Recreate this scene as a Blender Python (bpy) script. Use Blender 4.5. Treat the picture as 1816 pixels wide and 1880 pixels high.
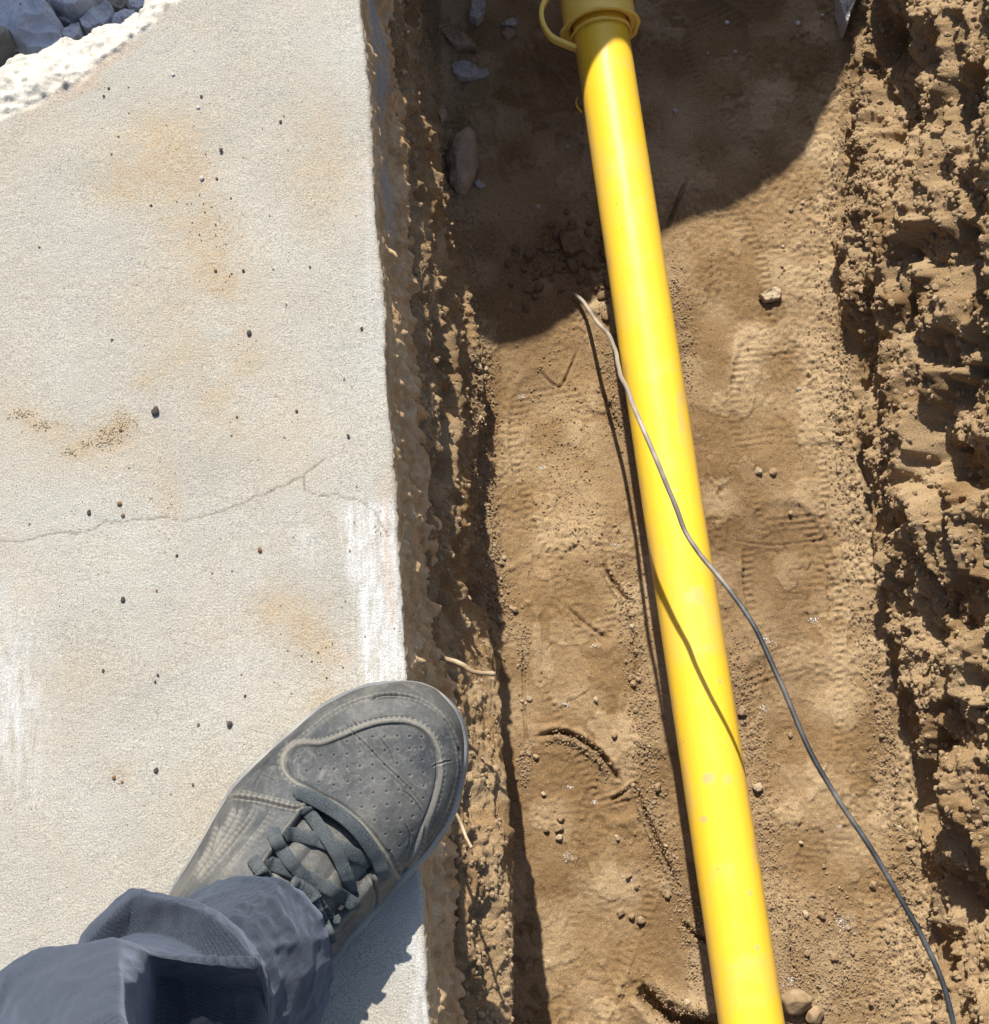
import bpy, math, random
import numpy as np
from mathutils import Vector
random.seed(7)
RNG = np.random.default_rng(11)
sc = bpy.context.scene
for o in list(bpy.data.objects): bpy.data.objects.remove(o)

# ------------------------------------------------------------------ camera
TH = math.radians(12.0); FP = 2800.0; CH = 1.0
W0, H0 = 1816.0, 1880.0
cam_d = bpy.data.cameras.new('camera'); cam = bpy.data.objects.new('camera', cam_d)
sc.collection.objects.link(cam); sc.camera = cam
cam.location = (0, 0, CH); cam.rotation_euler = (TH, 0, 0)
cam_d.sensor_fit = 'VERTICAL'; cam_d.sensor_height = 24.0
cam_d.lens = 24.0 * FP / H0
cam_d.clip_start = 0.01; cam_d.clip_end = 200

# ------------------------------------------------------------------ sky and sun
SUN_AZ = math.radians(11.3); SUN_EL = math.radians(45.5)
T = np.array([math.sin(SUN_AZ)*math.cos(SUN_EL), -math.cos(SUN_AZ)*math.cos(SUN_EL), -math.sin(SUN_EL)])
w = bpy.data.worlds.new('World'); sc.world = w; w.use_nodes = True
nt = w.node_tree; nt.nodes.clear()
sky = nt.nodes.new('ShaderNodeTexSky'); sky.sky_type = 'NISHITA'; sky.sun_disc = False
sky.sun_elevation = SUN_EL; sky.sun_rotation = -SUN_AZ
bg = nt.nodes.new('ShaderNodeBackground'); bg.inputs['Strength'].default_value = 0.102
wo = nt.nodes.new('ShaderNodeOutputWorld')
nt.links.new(sky.outputs[0], bg.inputs[0]); nt.links.new(bg.outputs[0], wo.inputs[0])
sl = bpy.data.lights.new('sun', 'SUN'); sl.energy = 4.45; sl.angle = math.radians(0.55); sl.color = (1.0, 0.95, 0.86)
so = bpy.data.objects.new('sun', sl); sc.collection.objects.link(so)
so.rotation_euler = Vector(T).to_track_quat('-Z', 'Y').to_euler(); so.location = (0, 3, 4)
sc.view_settings.view_transform = 'Standard'; sc.view_settings.look = 'None'
sc.view_settings.gamma = 1.0; sc.view_settings.exposure = 0.74

# ------------------------------------------------------------------ helpers
def P(x, y, z):
    """photo pixel + height -> world point (also for arrays)"""
    x = np.asarray(x, float); y = np.asarray(y, float); z = np.asarray(z, float)
    a = (x-908)/FP; b = (940-y)/FP
    dy = math.sin(TH)+b*math.cos(TH); dz = -math.cos(TH)+b*math.sin(TH)
    t = (z-CH)/dz
    return np.stack([a*t, dy*t, z+0*t], -1)
def Q(p):
    p = np.asarray(p, float); vx = p[..., 0]; vy = p[..., 1]; vz = p[..., 2]-CH
    d = vy*math.sin(TH)-vz*math.cos(TH); u = vy*math.cos(TH)+vz*math.sin(TH)
    return 908+FP*vx/d, 940-FP*u/d

def hash3(ix, iy, iz, seed):
    h = (ix.astype(np.uint32)*np.uint32(374761393) + iy.astype(np.uint32)*np.uint32(668265263)
         + iz.astype(np.uint32)*np.uint32(2147483647) + np.uint32((seed*2654435761) & 0xffffffff))
    h = (h ^ (h >> np.uint32(13)))*np.uint32(1274126177)
    h = h ^ (h >> np.uint32(16))
    h = (h*np.uint32(2246822519)); h ^= h >> np.uint32(15)
    return h.astype(np.float32)/np.float32(4294967295.0)*2-1
def vnoise(p, scale, seed=0):
    """smooth value noise, about -1..1; p (N,3) metres, scale = feature size (float or 3-tuple)"""
    q = (np.asarray(p)/np.asarray(scale)).astype(np.float32)+np.float32(1000.37)
    i = np.floor(q).astype(np.int64); f = q-i; u = f*f*f*(f*(f*6-15)+10)
    X, Y, Z = i[:, 0], i[:, 1], i[:, 2]
    r = 0
    for dx in (0, 1):
        wx = u[:, 0] if dx else 1-u[:, 0]
        for dy in (0, 1):
            wy = u[:, 1] if dy else 1-u[:, 1]
            for dz in (0, 1):
                wz = u[:, 2] if dz else 1-u[:, 2]
                r = r + wx*wy*wz*hash3(X+dx, Y+dy, Z+dz, seed)
    return r
def fbm(p, scale, octv=3, seed=0, gain=.5):
    s = 0; a = 1; sc_ = np.asarray(scale, float)
    for k in range(octv):
        s = s+a*vnoise(p, sc_, seed+17*k); a *= gain; sc_ = sc_/2.03
    return s
def sstep(a, b, x):
    t = np.clip((x-a)/(b-a), 0, 1); return t*t*(3-2*t)
def seg_dist(px, py, poly, closed=False):
    """distance of points to polyline, with arclength position of the nearest point"""
    best = np.full(px.shape, 1e9); arc = np.zeros(px.shape); acc = 0
    pts = list(poly)+([poly[0]] if closed else [])
    for (x0, y0), (x1, y1) in zip(pts[:-1], pts[1:]):
        dx, dy = x1-x0, y1-y0; L2 = dx*dx+dy*dy+1e-12
        t = np.clip(((px-x0)*dx+(py-y0)*dy)/L2, 0, 1)
        d = np.hypot(px-x0-t*dx, py-y0-t*dy)
        m = d < best; best = np.where(m, d, best); arc = np.where(m, acc+t*math.sqrt(L2), arc); acc += math.sqrt(L2)
    return best, arc
def inside(px, py, poly):
    r = np.zeros(px.shape, bool); n = len(poly)
    for k in range(n):
        x0, y0 = poly[k]; x1, y1 = poly[(k+1) % n]
        if y0 == y1: continue
        c = ((y0 > py) != (y1 > py)) & (px < (x1-x0)*(py-y0)/(y1-y0)+x0)
        r ^= c
    return r
def smooth_poly(pts, n, closed=False):
    """Catmull-Rom through pts resampled to n points by arclength"""
    p = np.array(pts, float); out = []
    m = len(p)
    rng = range(m) if closed else range(m-1)
    for k in rng:
        g = (lambda i: p[i % m]) if closed else (lambda i: p[min(max(i, 0), m-1)])
        a, b, c, d = g(k-1), g(k), g(k+1), g(k+2)
        for t in np.linspace(0, 1, 24, endpoint=False):
            out.append(.5*((2*b)+(c-a)*t+(2*a-5*b+4*c-d)*t*t+(3*b-3*c+d-a)*t**3))
    out.append(p[0] if closed else p[-1]); out = np.array(out)
    s = np.r_[0, np.cumsum(np.linalg.norm(np.diff(out, axis=0), axis=1))]
    q = np.linspace(0, s[-1], n+1 if closed else n)
    r = np.stack([np.interp(q, s, out[:, k]) for k in range(out.shape[1])], -1)
    return r[:-1] if closed else r

def mesh_from(name, V, F, mat=None, attrs=None, smooth=True, parent=None, cols=None):
    me = bpy.data.meshes.new(name)
    V = np.asarray(V, np.float32); F = np.asarray(F, np.int32)
    k = F.shape[1]
    me.vertices.add(len(V)); me.vertices.foreach_set('co', V.ravel())
    me.loops.add(F.size); me.loops.foreach_set('vertex_index', F.ravel())
    me.polygons.add(len(F)); me.polygons.foreach_set('loop_start', np.arange(0, F.size, k, dtype=np.int32))
    me.polygons.foreach_set('use_smooth', np.full(len(F), smooth))
    me.update(calc_edges=True)
    for an, av in (attrs or {}).items():
        a = me.attributes.new(an, 'FLOAT', 'POINT'); a.data.foreach_set('value', np.asarray(av, np.float32).ravel())
    if mat: me.materials.append(mat)
    o = bpy.data.objects.new(name, me); sc.collection.objects.link(o)
    if parent: o.parent = parent
    return o
def grid_faces(nr, nc, wrap=False):
    r, c = np.meshgrid(np.arange(nr-1), np.arange(nc if wrap else nc-1), indexing='ij')
    c2 = (c+1) % nc
    return np.stack([r*nc+c, r*nc+c2, (r+1)*nc+c2, (r+1)*nc+c], -1).reshape(-1, 4)
def grid_normals(G):
    du = np.gradient(G, axis=1); dv = np.gradient(G, axis=0)
    n = np.cross(du, dv); n /= np.linalg.norm(n, axis=-1, keepdims=True)+1e-12
    return n
def blur_axis(A, k, axis):
    if k < 1: return A
    ker = np.hanning(2*k+3)[1:-1]; ker /= ker.sum()
    pad = [(0, 0)]*A.ndim; pad[axis] = (k, k); B = np.pad(A, pad, mode='edge')
    return np.apply_along_axis(lambda v: np.convolve(v, ker, 'valid'), axis, B)
def tag(o, label=None, cat=None, group=None, kind=None):
    if label: o['label'] = label
    if cat: o['category'] = cat
    if group: o['group'] = group
    if kind: o['kind'] = kind
    return o
def empty(name, loc=(0, 0, 0)):
    o = bpy.data.objects.new(name, None); sc.collection.objects.link(o); o.location = loc; o.empty_display_size = .02
    return o
def sweep(path, radii, prof, flat=False, closed_prof=True):
    """sweep profile (M,2: side, up) along path (N,3); radii (N,) scales it. returns V,F with end caps as fans"""
    path = np.asarray(path, float); n = len(path); m = len(prof)
    t = np.gradient(path, axis=0); t /= np.linalg.norm(t, axis=1, keepdims=True)+1e-12
    up = np.array([0, 0, 1.0]); V = []
    for k in range(n):
        s = np.cross(t[k], up); s /= np.linalg.norm(s)+1e-9
        u2 = np.cross(s, t[k])
        V.append(path[k]+radii[k]*(prof[:, :1]*s+prof[:, 1:]*u2))
    V = np.concatenate(V); F = grid_faces(n, m, True)
    c0 = len(V); V = np.vstack([V, path[:1], path[-1:]])
    i = np.arange(m); j = (i+1) % m
    F = np.vstack([F, np.stack([i*0+c0, j, i, i*0+c0], -1), np.stack([i*0+c0+1, (n-1)*m+i, (n-1)*m+j, i*0+c0+1], -1)])
    return V, F
def mesh_mixed(name, V, F, mat, parent=None, attrs=None, smooth=True):
    """quads whose first and last index match are turned to triangles"""
    import itertools
    me = bpy.data.meshes.new(name)
    fl = [tuple(f[:3]) if f[0] == f[3] else tuple(f) for f in np.asarray(F).tolist()]
    me.from_pydata(np.asarray(V, float).tolist(), [], fl)
    me.polygons.foreach_set('use_smooth', np.full(len(me.polygons), smooth)); me.update()
    for an, av in (attrs or {}).items():
        a = me.attributes.new(an, 'FLOAT', 'POINT'); a.data.foreach_set('value', np.asarray(av, np.float32).ravel())
    me.materials.append(mat)
    o = bpy.data.objects.new(name, me); sc.collection.objects.link(o)
    if parent: o.parent = parent
    return o
CIRC = lambda m: np.stack([np.cos(np.arange(m)*2*np.pi/m), np.sin(np.arange(m)*2*np.pi/m)], -1)

# ------------------------------------------------------------------ materials
class NB:
    def __init__(s, name):
        s.m = bpy.data.materials.new(name); s.m.use_nodes = True; s.t = s.m.node_tree; s.b = s.t.nodes['Principled BSDF']
        s.co = s.t.nodes.new('ShaderNodeTexCoord').outputs['Object']
    def L(s, a, b): s.t.links.new(a, b)
    def noise(s, scale, detail=4, rough=.55, dist=0, stretch=None, rot=0.):
        n = s.t.nodes.new('ShaderNodeTexNoise'); n.inputs['Scale'].default_value = scale
        n.inputs['Detail'].default_value = detail; n.inputs['Roughness'].default_value = rough; n.inputs['Distortion'].default_value = dist
        src = s.co
        if stretch:
            mp = s.t.nodes.new('ShaderNodeMapping'); mp.inputs['Scale'].default_value = stretch; mp.inputs['Rotation'].default_value = (0, 0, rot); s.L(s.co, mp.inputs[0]); src = mp.outputs[0]
        s.L(src, n.inputs['Vector']); return n.outputs['Fac']
    def voro(s, scale, feat='F1'):
        n = s.t.nodes.new('ShaderNodeTexVoronoi'); n.inputs['Scale'].default_value = scale; n.feature = feat
        s.L(s.co, n.inputs['Vector']); return n.outputs
    def ramp(s, fac, stops):
        r = s.t.nodes.new('ShaderNodeValToRGB'); e = r.color_ramp.elements
        while len(e) < len(stops): e.new(.5)
        for k, (p, c) in enumerate(stops):
            e[k].position = p; e[k].color = (*c, 1) if len(c) == 3 else c
        s.L(fac, r.inputs[0]); return r.outputs[0]
    def attr(s, name):
        a = s.t.nodes.new('ShaderNodeAttribute'); a.attribute_name = name; return a.outputs['Fac']
    def mix(s, fac, a, b, mode='MIX'):
        m = s.t.nodes.new('ShaderNodeMix'); m.data_type = 'RGBA'; m.blend_type = mode
        for v, i in ((fac, 0), (a, 6), (b, 7)):
            if isinstance(v, (int, float)): m.inputs[i].default_value = v
            elif isinstance(v, tuple): m.inputs[i].default_value = (*v, 1)
            else: s.L(v, m.inputs[i])
        return m.outputs[2]
    def math(s, op, a, b=None):
        m = s.t.nodes.new('ShaderNodeMath'); m.operation = op; m.use_clamp = False
        for k, v in enumerate((a, b)):
            if v is None: continue
            if isinstance(v, (int, float)): m.inputs[k].default_value = v
            else: s.L(v, m.inputs[k])
        return m.outputs[0]
    def bump(s, h, strength, dist, prev=None):
        b = s.t.nodes.new('ShaderNodeBump'); b.inputs['Strength'].default_value = strength; b.inputs['Distance'].default_value = dist
        s.L(h, b.inputs['Height'])
        if prev is not None: s.L(prev, b.inputs['Normal'])
        return b.outputs[0]
    def fin(s, col, rough=.9, nrm=None, spec=.3):
        if isinstance(col, tuple): s.b.inputs['Base Color'].default_value = (*col, 1)
        else: s.L(col, s.b.inputs['Base Color'])
        if isinstance(rough, (int, float)): s.b.inputs['Roughness'].default_value = rough
        else: s.L(rough, s.b.inputs['Roughness'])
        s.b.inputs['Specular IOR Level'].default_value = spec
        if nrm is not None: s.L(nrm, s.b.inputs['Normal'])
        return s.m

def soil_material():
    n = NB('soil')
    c1 = n.ramp(n.noise(7, 6, .6), [(.3, (.165, .098, .043)), (.55, (.245, .157, .076)), (.75, (.33, .222, .118))])
    c2 = n.ramp(n.noise(900, 3, .7), [(.3, (.38, .35, .33)), (.5, (1, 1, 1)), (.70, (1.45, 1.4, 1.3))])
    c = n.mix(.9, c1, c2, 'MULTIPLY')
    c = n.mix(n.attr('dust'), c, n.mix(.8, (.43, .315, .185), c2, 'MULTIPLY'))
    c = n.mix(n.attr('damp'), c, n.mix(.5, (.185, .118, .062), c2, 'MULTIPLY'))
    v = n.voro(420)                                       # pale mineral specks
    sp = n.math('MULTIPLY', n.math('LESS_THAN', v['Distance'], .13), n.math('GREATER_THAN', n.noise(55, 2), .56))
    c = n.mix(sp, c, (.55, .52, .47))
    b = n.bump(n.noise(1300, 3, .7), .7, .0010)
    b = n.bump(n.noise(430, 4, .7), .6, .0020, b)
    return n.fin(c, .93, b, .2)
def concrete_material():
    n = NB('concrete')
    c1 = n.ramp(n.noise(9, 6, .6), [(.3, (.40, .372, .315)), (.7, (.475, .447, .385))])
    c2 = n.ramp(n.noise(1100, 3, .75), [(.3, (.30, .29, .28)), (.5, (1, 1, 1)), (.70, (1.5, 1.5, 1.46))])
    c = n.mix(.75, c1, c2, 'MULTIPLY')
    sn = n.math('MULTIPLY', n.attr('stain'), n.ramp(n.noise(170, 5, .75), [(.28, (.3,)*3), (.62, (1.0,)*3)]))
    c = n.mix(sn, c, n.mix(.6, (.43, .325, .205), c2, 'MULTIPLY'))
    pk = n.ramp(n.noise(13, 5, .65, .6), [(.48, (0,)*3), (.75, (.5,)*3)])
    c = n.mix(pk, c, n.mix(.6, (.47, .385, .28), c2, 'MULTIPLY'))
    wn = n.math('MULTIPLY', n.attr('white'), n.ramp(n.noise(60, 6, .75, .3, (3.6, .6, 1), -.16), [(.36, (0,)*3), (.66, (1,)*3)]))
    c = n.mix(wn, c, n.mix(.35, (.70, .69, .68), c2, 'MULTIPLY'))
    c = n.mix(n.attr('fresh'), c, n.mix(.6, (.60, .565, .50), c2, 'MULTIPLY'))
    c = n.mix(n.math('MULTIPLY', n.attr('rust'), n.noise(80, 4, .7)), c, (.50, .27, .13))
    fc = n.ramp(n.noise(38, 5, .7), [(.3, (.38, .225, .105)), (.5, (.54, .36, .195)), (.68, (.64, .47, .29)), (.9, (.64, .52, .37))])
    c = n.mix(n.attr('face'), c, n.mix(.5, fc, c2, 'MULTIPLY'))
    c = n.mix(n.math('MULTIPLY', n.attr('grout'), n.ramp(n.noise(30, 4, .6), [(.3, (.3,)*3), (.55, (1,)*3)])), c, n.mix(.5, (.33, .32, .30), c2, 'MULTIPLY'))
    c = n.mix(n.attr('crack'), c, (.10, .07, .05))
    v = n.voro(260)
    sp = n.math('MULTIPLY', n.math('LESS_THAN', v['Distance'], .12), n.math('GREATER_THAN', n.noise(31, 2), .60))
    c = n.mix(sp, c, (.12, .10, .085))
    b = n.bump(n.noise(1500, 3, .75), .8, .0009)
    b = n.bump(n.noise(560, 4, .7), .7, .0014, b)
    return n.fin(c, .9, b, .2)
def rock_material(name, ca, cb, fine=.5):
    n = NB(name)
    c1 = n.ramp(n.noise(24, 5, .65), [(.3, ca), (.7, cb)])
    c2 = n.ramp(n.noise(700, 3, .7), [(.25, (.5,)*3), (.5, (1,)*3), (.75, (1.3,)*3)])
    c = n.mix(fine, c1, c2, 'MULTIPLY')
    b = n.bump(n.noise(500, 4, .7), .6, .0015); b = n.bump(n.noise(110, 4, .6), .5, .005, b)
    return n.fin(c, .9, b, .2)
def clod_material(name, ca, cb):
    n = NB(name)
    c1 = n.ramp(n.noise(120, 4, .65), [(.3, ca), (.7, cb)])
    b = n.bump(n.noise(900, 4, .7), .6, .0012)
    return n.fin(c1, .95, b, .15)
M_soil = soil_material(); M_conc = concrete_material()
M_rub = rock_material('pale_rubble', (.52, .53, .58), (.74, .73, .76))
M_rub2 = rock_material('brown_rubble', (.30, .26, .22), (.46, .41, .35))
M_cob = rock_material('cobble', (.25, .165, .10), (.50, .39, .28), .7)
M_grey = rock_material('grey_stone', (.34, .31, .28), (.55, .51, .48))
M_clod = clod_material('dried_soil', (.25, .17, .095), (.37, .27, .165))
M_clodd = clod_material('shade_darkened_soil', (.17, .11, .06), (.25, .165, .095))  # clod colour with shade mixed in, for the lumps of the shaded heap
M_clodp = clod_material('pale_soil', (.36, .27, .17), (.48, .39, .27))
M_dark = clod_material('dark_grit', (.05, .043, .04), (.10, .085, .08))
M_brn = clod_material('brown_grit', (.16, .09, .05), (.26, .15, .08))
M_wht = clod_material('white_grit', (.5, .48, .45), (.66, .63, .60))
def pipe_material():
    n = NB('yellow_plastic')
    c = n.ramp(n.noise(5, 3, .5, 0, (1, .25, 1)), [(.3, (.86, .52, .03)), (.7, (.92, .60, .045))])
    d = n.ramp(n.noise(16, 6, .7, 1.0), [(.56, (0,)*3), (.68, (.55,)*3)])
    d2 = n.math('MULTIPLY', d, n.ramp(n.noise(260, 4, .8), [(.4, (.2,)*3), (.6, (1,)*3)]))
    c = n.mix(n.math('MULTIPLY', d2, .6), c, (.62, .42, .20))
    c = n.mix(n.attr('mud'), c, (.60, .37, .22))
    sp = n.math('LESS_THAN', n.voro(75)['Distance'], .055)
    c = n.mix(n.math('MULTIPLY', sp, .7), c, (.35, .2, .06))
    r = n.ramp(n.noise(40, 5, .7), [(.3, (.30,)*3), (.7, (.5,)*3)])
    b = n.bump(n.noise(9, 3, .5, 0, (14, .5, 14)), .12, .002); b = n.bump(n.noise(900, 3, .6), .05, .0005, b)
    return n.fin(c, r, b, .5)
M_pipe = pipe_material()
def socket_material():
    n = NB('pale_yellow_plastic')
    c = n.ramp(n.noise(18, 4, .6), [(.3, (.93, .61, .10)), (.7, (.96, .66, .15))])
    c = n.mix(n.math('MULTIPLY', n.ramp(n.noise(60, 5, .75), [(.55, (0,)*3), (.7, (1,)*3)]), .3), c, (.6, .48, .27))
    return n.fin(c, .42, n.bump(n.noise(30, 3, .6), .1, .002), .5)
M_socket = socket_material()
def wire_material():
    n = NB('wire_sheath')
    c = n.ramp(n.noise(28, 5, .6), [(.42, (.022, .024, .027)), (.56, (.05, .053, .056)), (.72, (.16, .155, .145))])
    c = n.mix(n.attr('dust'), c, (.40, .34, .27))
    b = n.bump(n.noise(500, 3, .6), .3, .0006)
    return n.fin(c, .5, b, .4)
M_wire = wire_material()
def wood_material():
    n = NB('dry_root')
    c = n.ramp(n.noise(60, 5, .6, 0, (1, 1, 1)), [(.3, (.24, .17, .10)), (.6, (.42, .33, .22)), (.8, (.55, .46, .34))])
    return n.fin(c, .85, n.bump(n.noise(400, 4, .6, 0, (.2, 1, 1)), .6, .001), .2)
M_wood = wood_material()
def leather_material():
    n = NB('dusty_leather')
    c = n.ramp(n.noise(26, 6, .65, .5), [(.34, (.024, .027, .031)), (.5, (.052, .055, .058)), (.66, (.10, .098, .09))])
    c = n.mix(n.math('MULTIPLY', n.attr('dust'), .8), c, (.235, .215, .175))
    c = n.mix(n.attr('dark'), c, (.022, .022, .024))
    sc_ = n.ramp(n.noise(70, 6, .8, 1.5), [(.52, (0,)*3), (.66, (.5,)*3)])
    c = n.mix(sc_, c, (.19, .18, .155))
    f = n.ramp(n.noise(500, 4, .75), [(.3, (.6,)*3), (.7, (1.3,)*3)])
    c = n.mix(.7, c, f, 'MULTIPLY')
    b = n.bump(n.noise(1100, 3, .6), .35, .0006); b = n.bump(n.noise(120, 4, .6), .3, .002, b)
    return n.fin(c, .62, b, .35)
M_leather = leather_material()
def rubber_material():
    n = NB('grey_rubber')
    c = n.ramp(n.noise(40, 5, .65), [(.3, (.075, .085, .095)), (.7, (.15, .155, .16))])
    c = n.mix(n.math('MULTIPLY', n.attr('dust'), .8), c, (.36, .34, .30))
    c = n.mix(n.attr('dark'), c, (.03, .03, .033))
    return n.fin(c, .7, n.bump(n.noise(500, 4, .6), .3, .0008), .3)
M_rubber = rubber_material()
def lace_material():
    n = NB('shoelace_weave')
    c = n.ramp(n.noise(60, 4, .6), [(.3, (.022, .031, .036)), (.7, (.05, .06, .066))])
    c = n.mix(n.attr('dust'), c, (.11, .118, .115))
    c = n.mix(n.math('MULTIPLY', n.ramp(n.noise(1300, 2, .7), [(.45, (0,)*3), (.7, (1,)*3)]), .35), c, (.22, .23, .23))
    return n.fin(c, .85, n.bump(n.noise(1400, 2, .7), .6, .0006), .2)
M_lace = lace_material()
def cloth_material():
    n = NB('navy_cloth')
    c = n.ramp(n.noise(14, 5, .6), [(.3, (.018, .023, .032)), (.7, (.033, .039, .051))])
    fz = n.ramp(n.noise(1500, 2, .8), [(.42, (0,)*3), (.72, (1,)*3)])
    c = n.mix(n.math('MULTIPLY', fz, .4), c, (.11, .125, .155))
    lint = n.math('MULTIPLY', n.math('LESS_THAN', n.voro(190)['Distance'], .0), n.math('GREATER_THAN', n.noise(28, 3), .57))
    wv = n.t.nodes.new('ShaderNodeTexWave'); wv.inputs['Scale'].default_value = 190; wv.inputs['Distortion'].default_value = .6; wv.bands_direction = 'DIAGONAL'; n.L(n.co, wv.inputs['Vector'])
    c = n.mix(.35, c, n.ramp(wv.outputs['Fac'], [(.2, (.55,)*3), (.8, (1.35,)*3)]), 'MULTIPLY')
    b = n.bump(n.noise(1300, 3, .7), .5, .0007); b = n.bump(n.noise(70, 4, .6), .25, .003, b)
    m = n.fin(c, .95, b, .12)
    n.b.inputs['Sheen Weight'].default_value = .3; n.b.inputs['Sheen Roughness'].default_value = .5
    n.b.inputs['Sheen Tint'].default_value = (.6, .68, .9, 1)
    return m
M_cloth = cloth_material()
n_ = NB('skin'); M_skin = n_.fin(n_.ramp(n_.noise(30), [(.3, (.48, .28, .19)), (.7, (.56, .34, .24))]), .6)

# ------------------------------------------------------------------ feature lines of the place
ZF = -0.53
def line_xy(pts, z):
    w_ = np.array([P(x, y, z) for x, y in pts]); o_ = np.argsort(w_[:, 1]); return w_[o_, 1], w_[o_, 0]
def lin(pts, z, Y, slope_ext=0.0):
    yy, xx = line_xy(pts, z); r = np.interp(Y, yy, xx)
    return r
E0 = P(665, 0, 0); E1 = P(790, 1880, 0)
edge_slope = (E0[0]-E1[0])/(E0[1]-E1[1])
def slab_edge(Y): return E1[0]+(np.clip(Y, -4, 4)-E1[1])*edge_slope

# ------------------------------------------------------------------ ground (trench floor, both banks, ground around)
def build_ground():
    Yd = np.arange(-.23, .99, .00145)
    Yc0 = -.23-np.geomspace(.004, 20, 26)[::-1]; Yc1 = .99+np.geomspace(.004, 20, 26)
    Y = np.r_[Yc0, Yd, Yc1]
    SL = [(785, -40), (800, 200), (832, 400), (868, 600), (878, 800), (882, 1000), (884, 1150), (878, 1300), (874, 1500), (872, 1900)]
    SB = [(742, -40, -.285), (758, 200, -.285), (786, 400, -.285), (812, 600, -.285), (832, 800, -.29), (850, 1000, -.33), (890, 1130, -.42), (925, 1220, -.38), (934, 1300, -.32), (938, 1420, -.265), (940, 1600, -.245), (942, 1900, -.24)]
    wB = np.array([P(*a_) for a_ in SB]); wB = wB[np.argsort(wB[:, 1])]
    SR = [(1552, -40), (1552, 200), (1545, 400), (1545, 600), (1578, 800), (1618, 1000), (1638, 1200), (1680, 1400), (1712, 1600), (1745, 1900)]
    Xe = slab_edge(Y)
    XC = lin(SL, ZF, Y); XB = np.interp(Y, wB[:, 1], wB[:, 0]); ZB = blur_axis(np.interp(Y, wB[:, 1], wB[:, 2]), 40, 0); XD = lin(SR, ZF, Y)
    k = 40
    XC, XB, XD = [blur_axis(a, k, 0) for a in (XC, XB, XD)]
    zz = np.zeros_like(Y)
    def pt(x, z): return np.stack([x+zz, z+zz], -1)
    ctr = [(pt(-20, -.23), 0), (pt(-1.2, -.23), 10), (pt(Xe-.06, -.225), 12), (pt(Xe+.013, -.190), 26), (pt(XB, ZB), 75),
           (pt(XB*.5+XC*.5, ZB*.45+ZF*.55), 65), (pt(XC, ZF+.012), 60), (pt(XC+.02, ZF), 20), (pt(XD-.035, ZF), 300), (pt(XD, ZF+.012), 28),
           (pt(XD+np.interp(Y, [-.2, .32, .50, 2], [.006, .010, .036, .036]), -.41), 110), (pt(XD+.085, -.25), 120), (pt(XD+.15, -.035), 110), (pt(XD+.20, .0), 24), (pt(XD+.55, .01), 26), (pt(20, .01), 12)]
    cols = [ctr[0][0][:, None, :]]; seg = [np.array([0.])]
    for i in range(1, len(ctr)):
        a, b, m = ctr[i-1][0], ctr[i][0], ctr[i][1]
        t = np.linspace(0, 1, m+1)[1:]
        if i in (1, 15): t = (t**.25 if i == 1 else t**4)
        cols.append(a[:, None]*(1-t[None, :, None])+b[:, None]*t[None, :, None]); seg.append(i-1+t)
    C = np.concatenate(cols, 1); seg = np.concatenate(seg)
    Cs = blur_axis(C, 14, 1)
    wgt = (sstep(2.2, 2.8, seg)*(1-sstep(13.2, 14, seg)))[None, :, None]
    C = C*(1-wgt)+Cs*wgt
    nr, nc = C.shape[:2]
    G = np.empty((nr, nc, 3)); G[..., 0] = C[..., 0]; G[..., 1] = Y[:, None]; G[..., 2] = C[..., 1]
    S = np.broadcast_to(seg, (nr, nc)); 
    N = grid_normals(G)
    if N[nr//2, np.argmin(abs(seg-7.5)), 2] < 0: N = -N
    p = G.reshape(-1, 3); s = S.reshape(-1)
    wl = sstep(2.6, 3.4, s)*(1-sstep(5.6, 6.3, s))         # left bank
    wr = sstep(8.75, 9.4, s)*(1-sstep(13.3, 14.5, s))      # right bank
    fl = sstep(5.7, 6.4, s)*(1-sstep(8.7, 9.2, s))         # floor
    d = np.zeros(len(p))
    # right bank: chunky, dug soil
    big = vnoise(p, (.10, .13, .09), 1); mid = 1-abs(vnoise(p, (.035, .085, .04), 2))*2
    mid2 = 1-abs(vnoise(p, (.022, .028, .018), 3))*2; sm = vnoise(p, .010, 4); sm2 = vnoise(p, .0052, 5); ti = vnoise(p, .0028, 6)
    hole = np.clip(vnoise(p, (.03, .038, .025), 9)-.35, 0, 1)
    rb = .022*big+.015*mid+.0080*mid2+.0052*sm+.0032*sm2+.0018*ti-.03*hole
    scoop = np.clip(vnoise(p, (.16, .09, .12), 21)-.1, 0, 1)
    ppx, ppy = Q(p); hol = np.zeros(len(p))
    for hx, hy, hrx, hry, hd in [(1770, 640, 60, 40, .030), (1790, 800, 90, 110, .040), (1740, 880, 50, 70, .03), (1760, 470, 60, 60, .032), (1690, 520, 16, 50, .02), (1640, 140, 50, 110, .03), (1780, 1110, 45, 50, .03), (1720, 1120, 22, 70, .022), (1790, 1330, 60, 60, .025), (1800, 190, 40, 60, .028), (1600, 880, 20, 110, .022), (1660, 1190, 16, 110, .018), (1740, 1480, 26, 130, .022), (1770, 1700, 26, 110, .02)]:
        e_ = ((ppx-hx)/hrx)**2+((ppy-hy)/hry)**2
        hol += hd*(1-sstep(.55, 1.25, e_+.6*vnoise(p, .035, 8)+.4*vnoise(p, .014, 11)))
    cr_ = 1-2*abs(vnoise(p, (.013, .015, .011), 10)); cr2 = 1-2*abs(vnoise(p, .0062, 12))
    d += wr*(rb*.95-.012*scoop-.8*hol+.0022*cr_+.0014*cr2)
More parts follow.
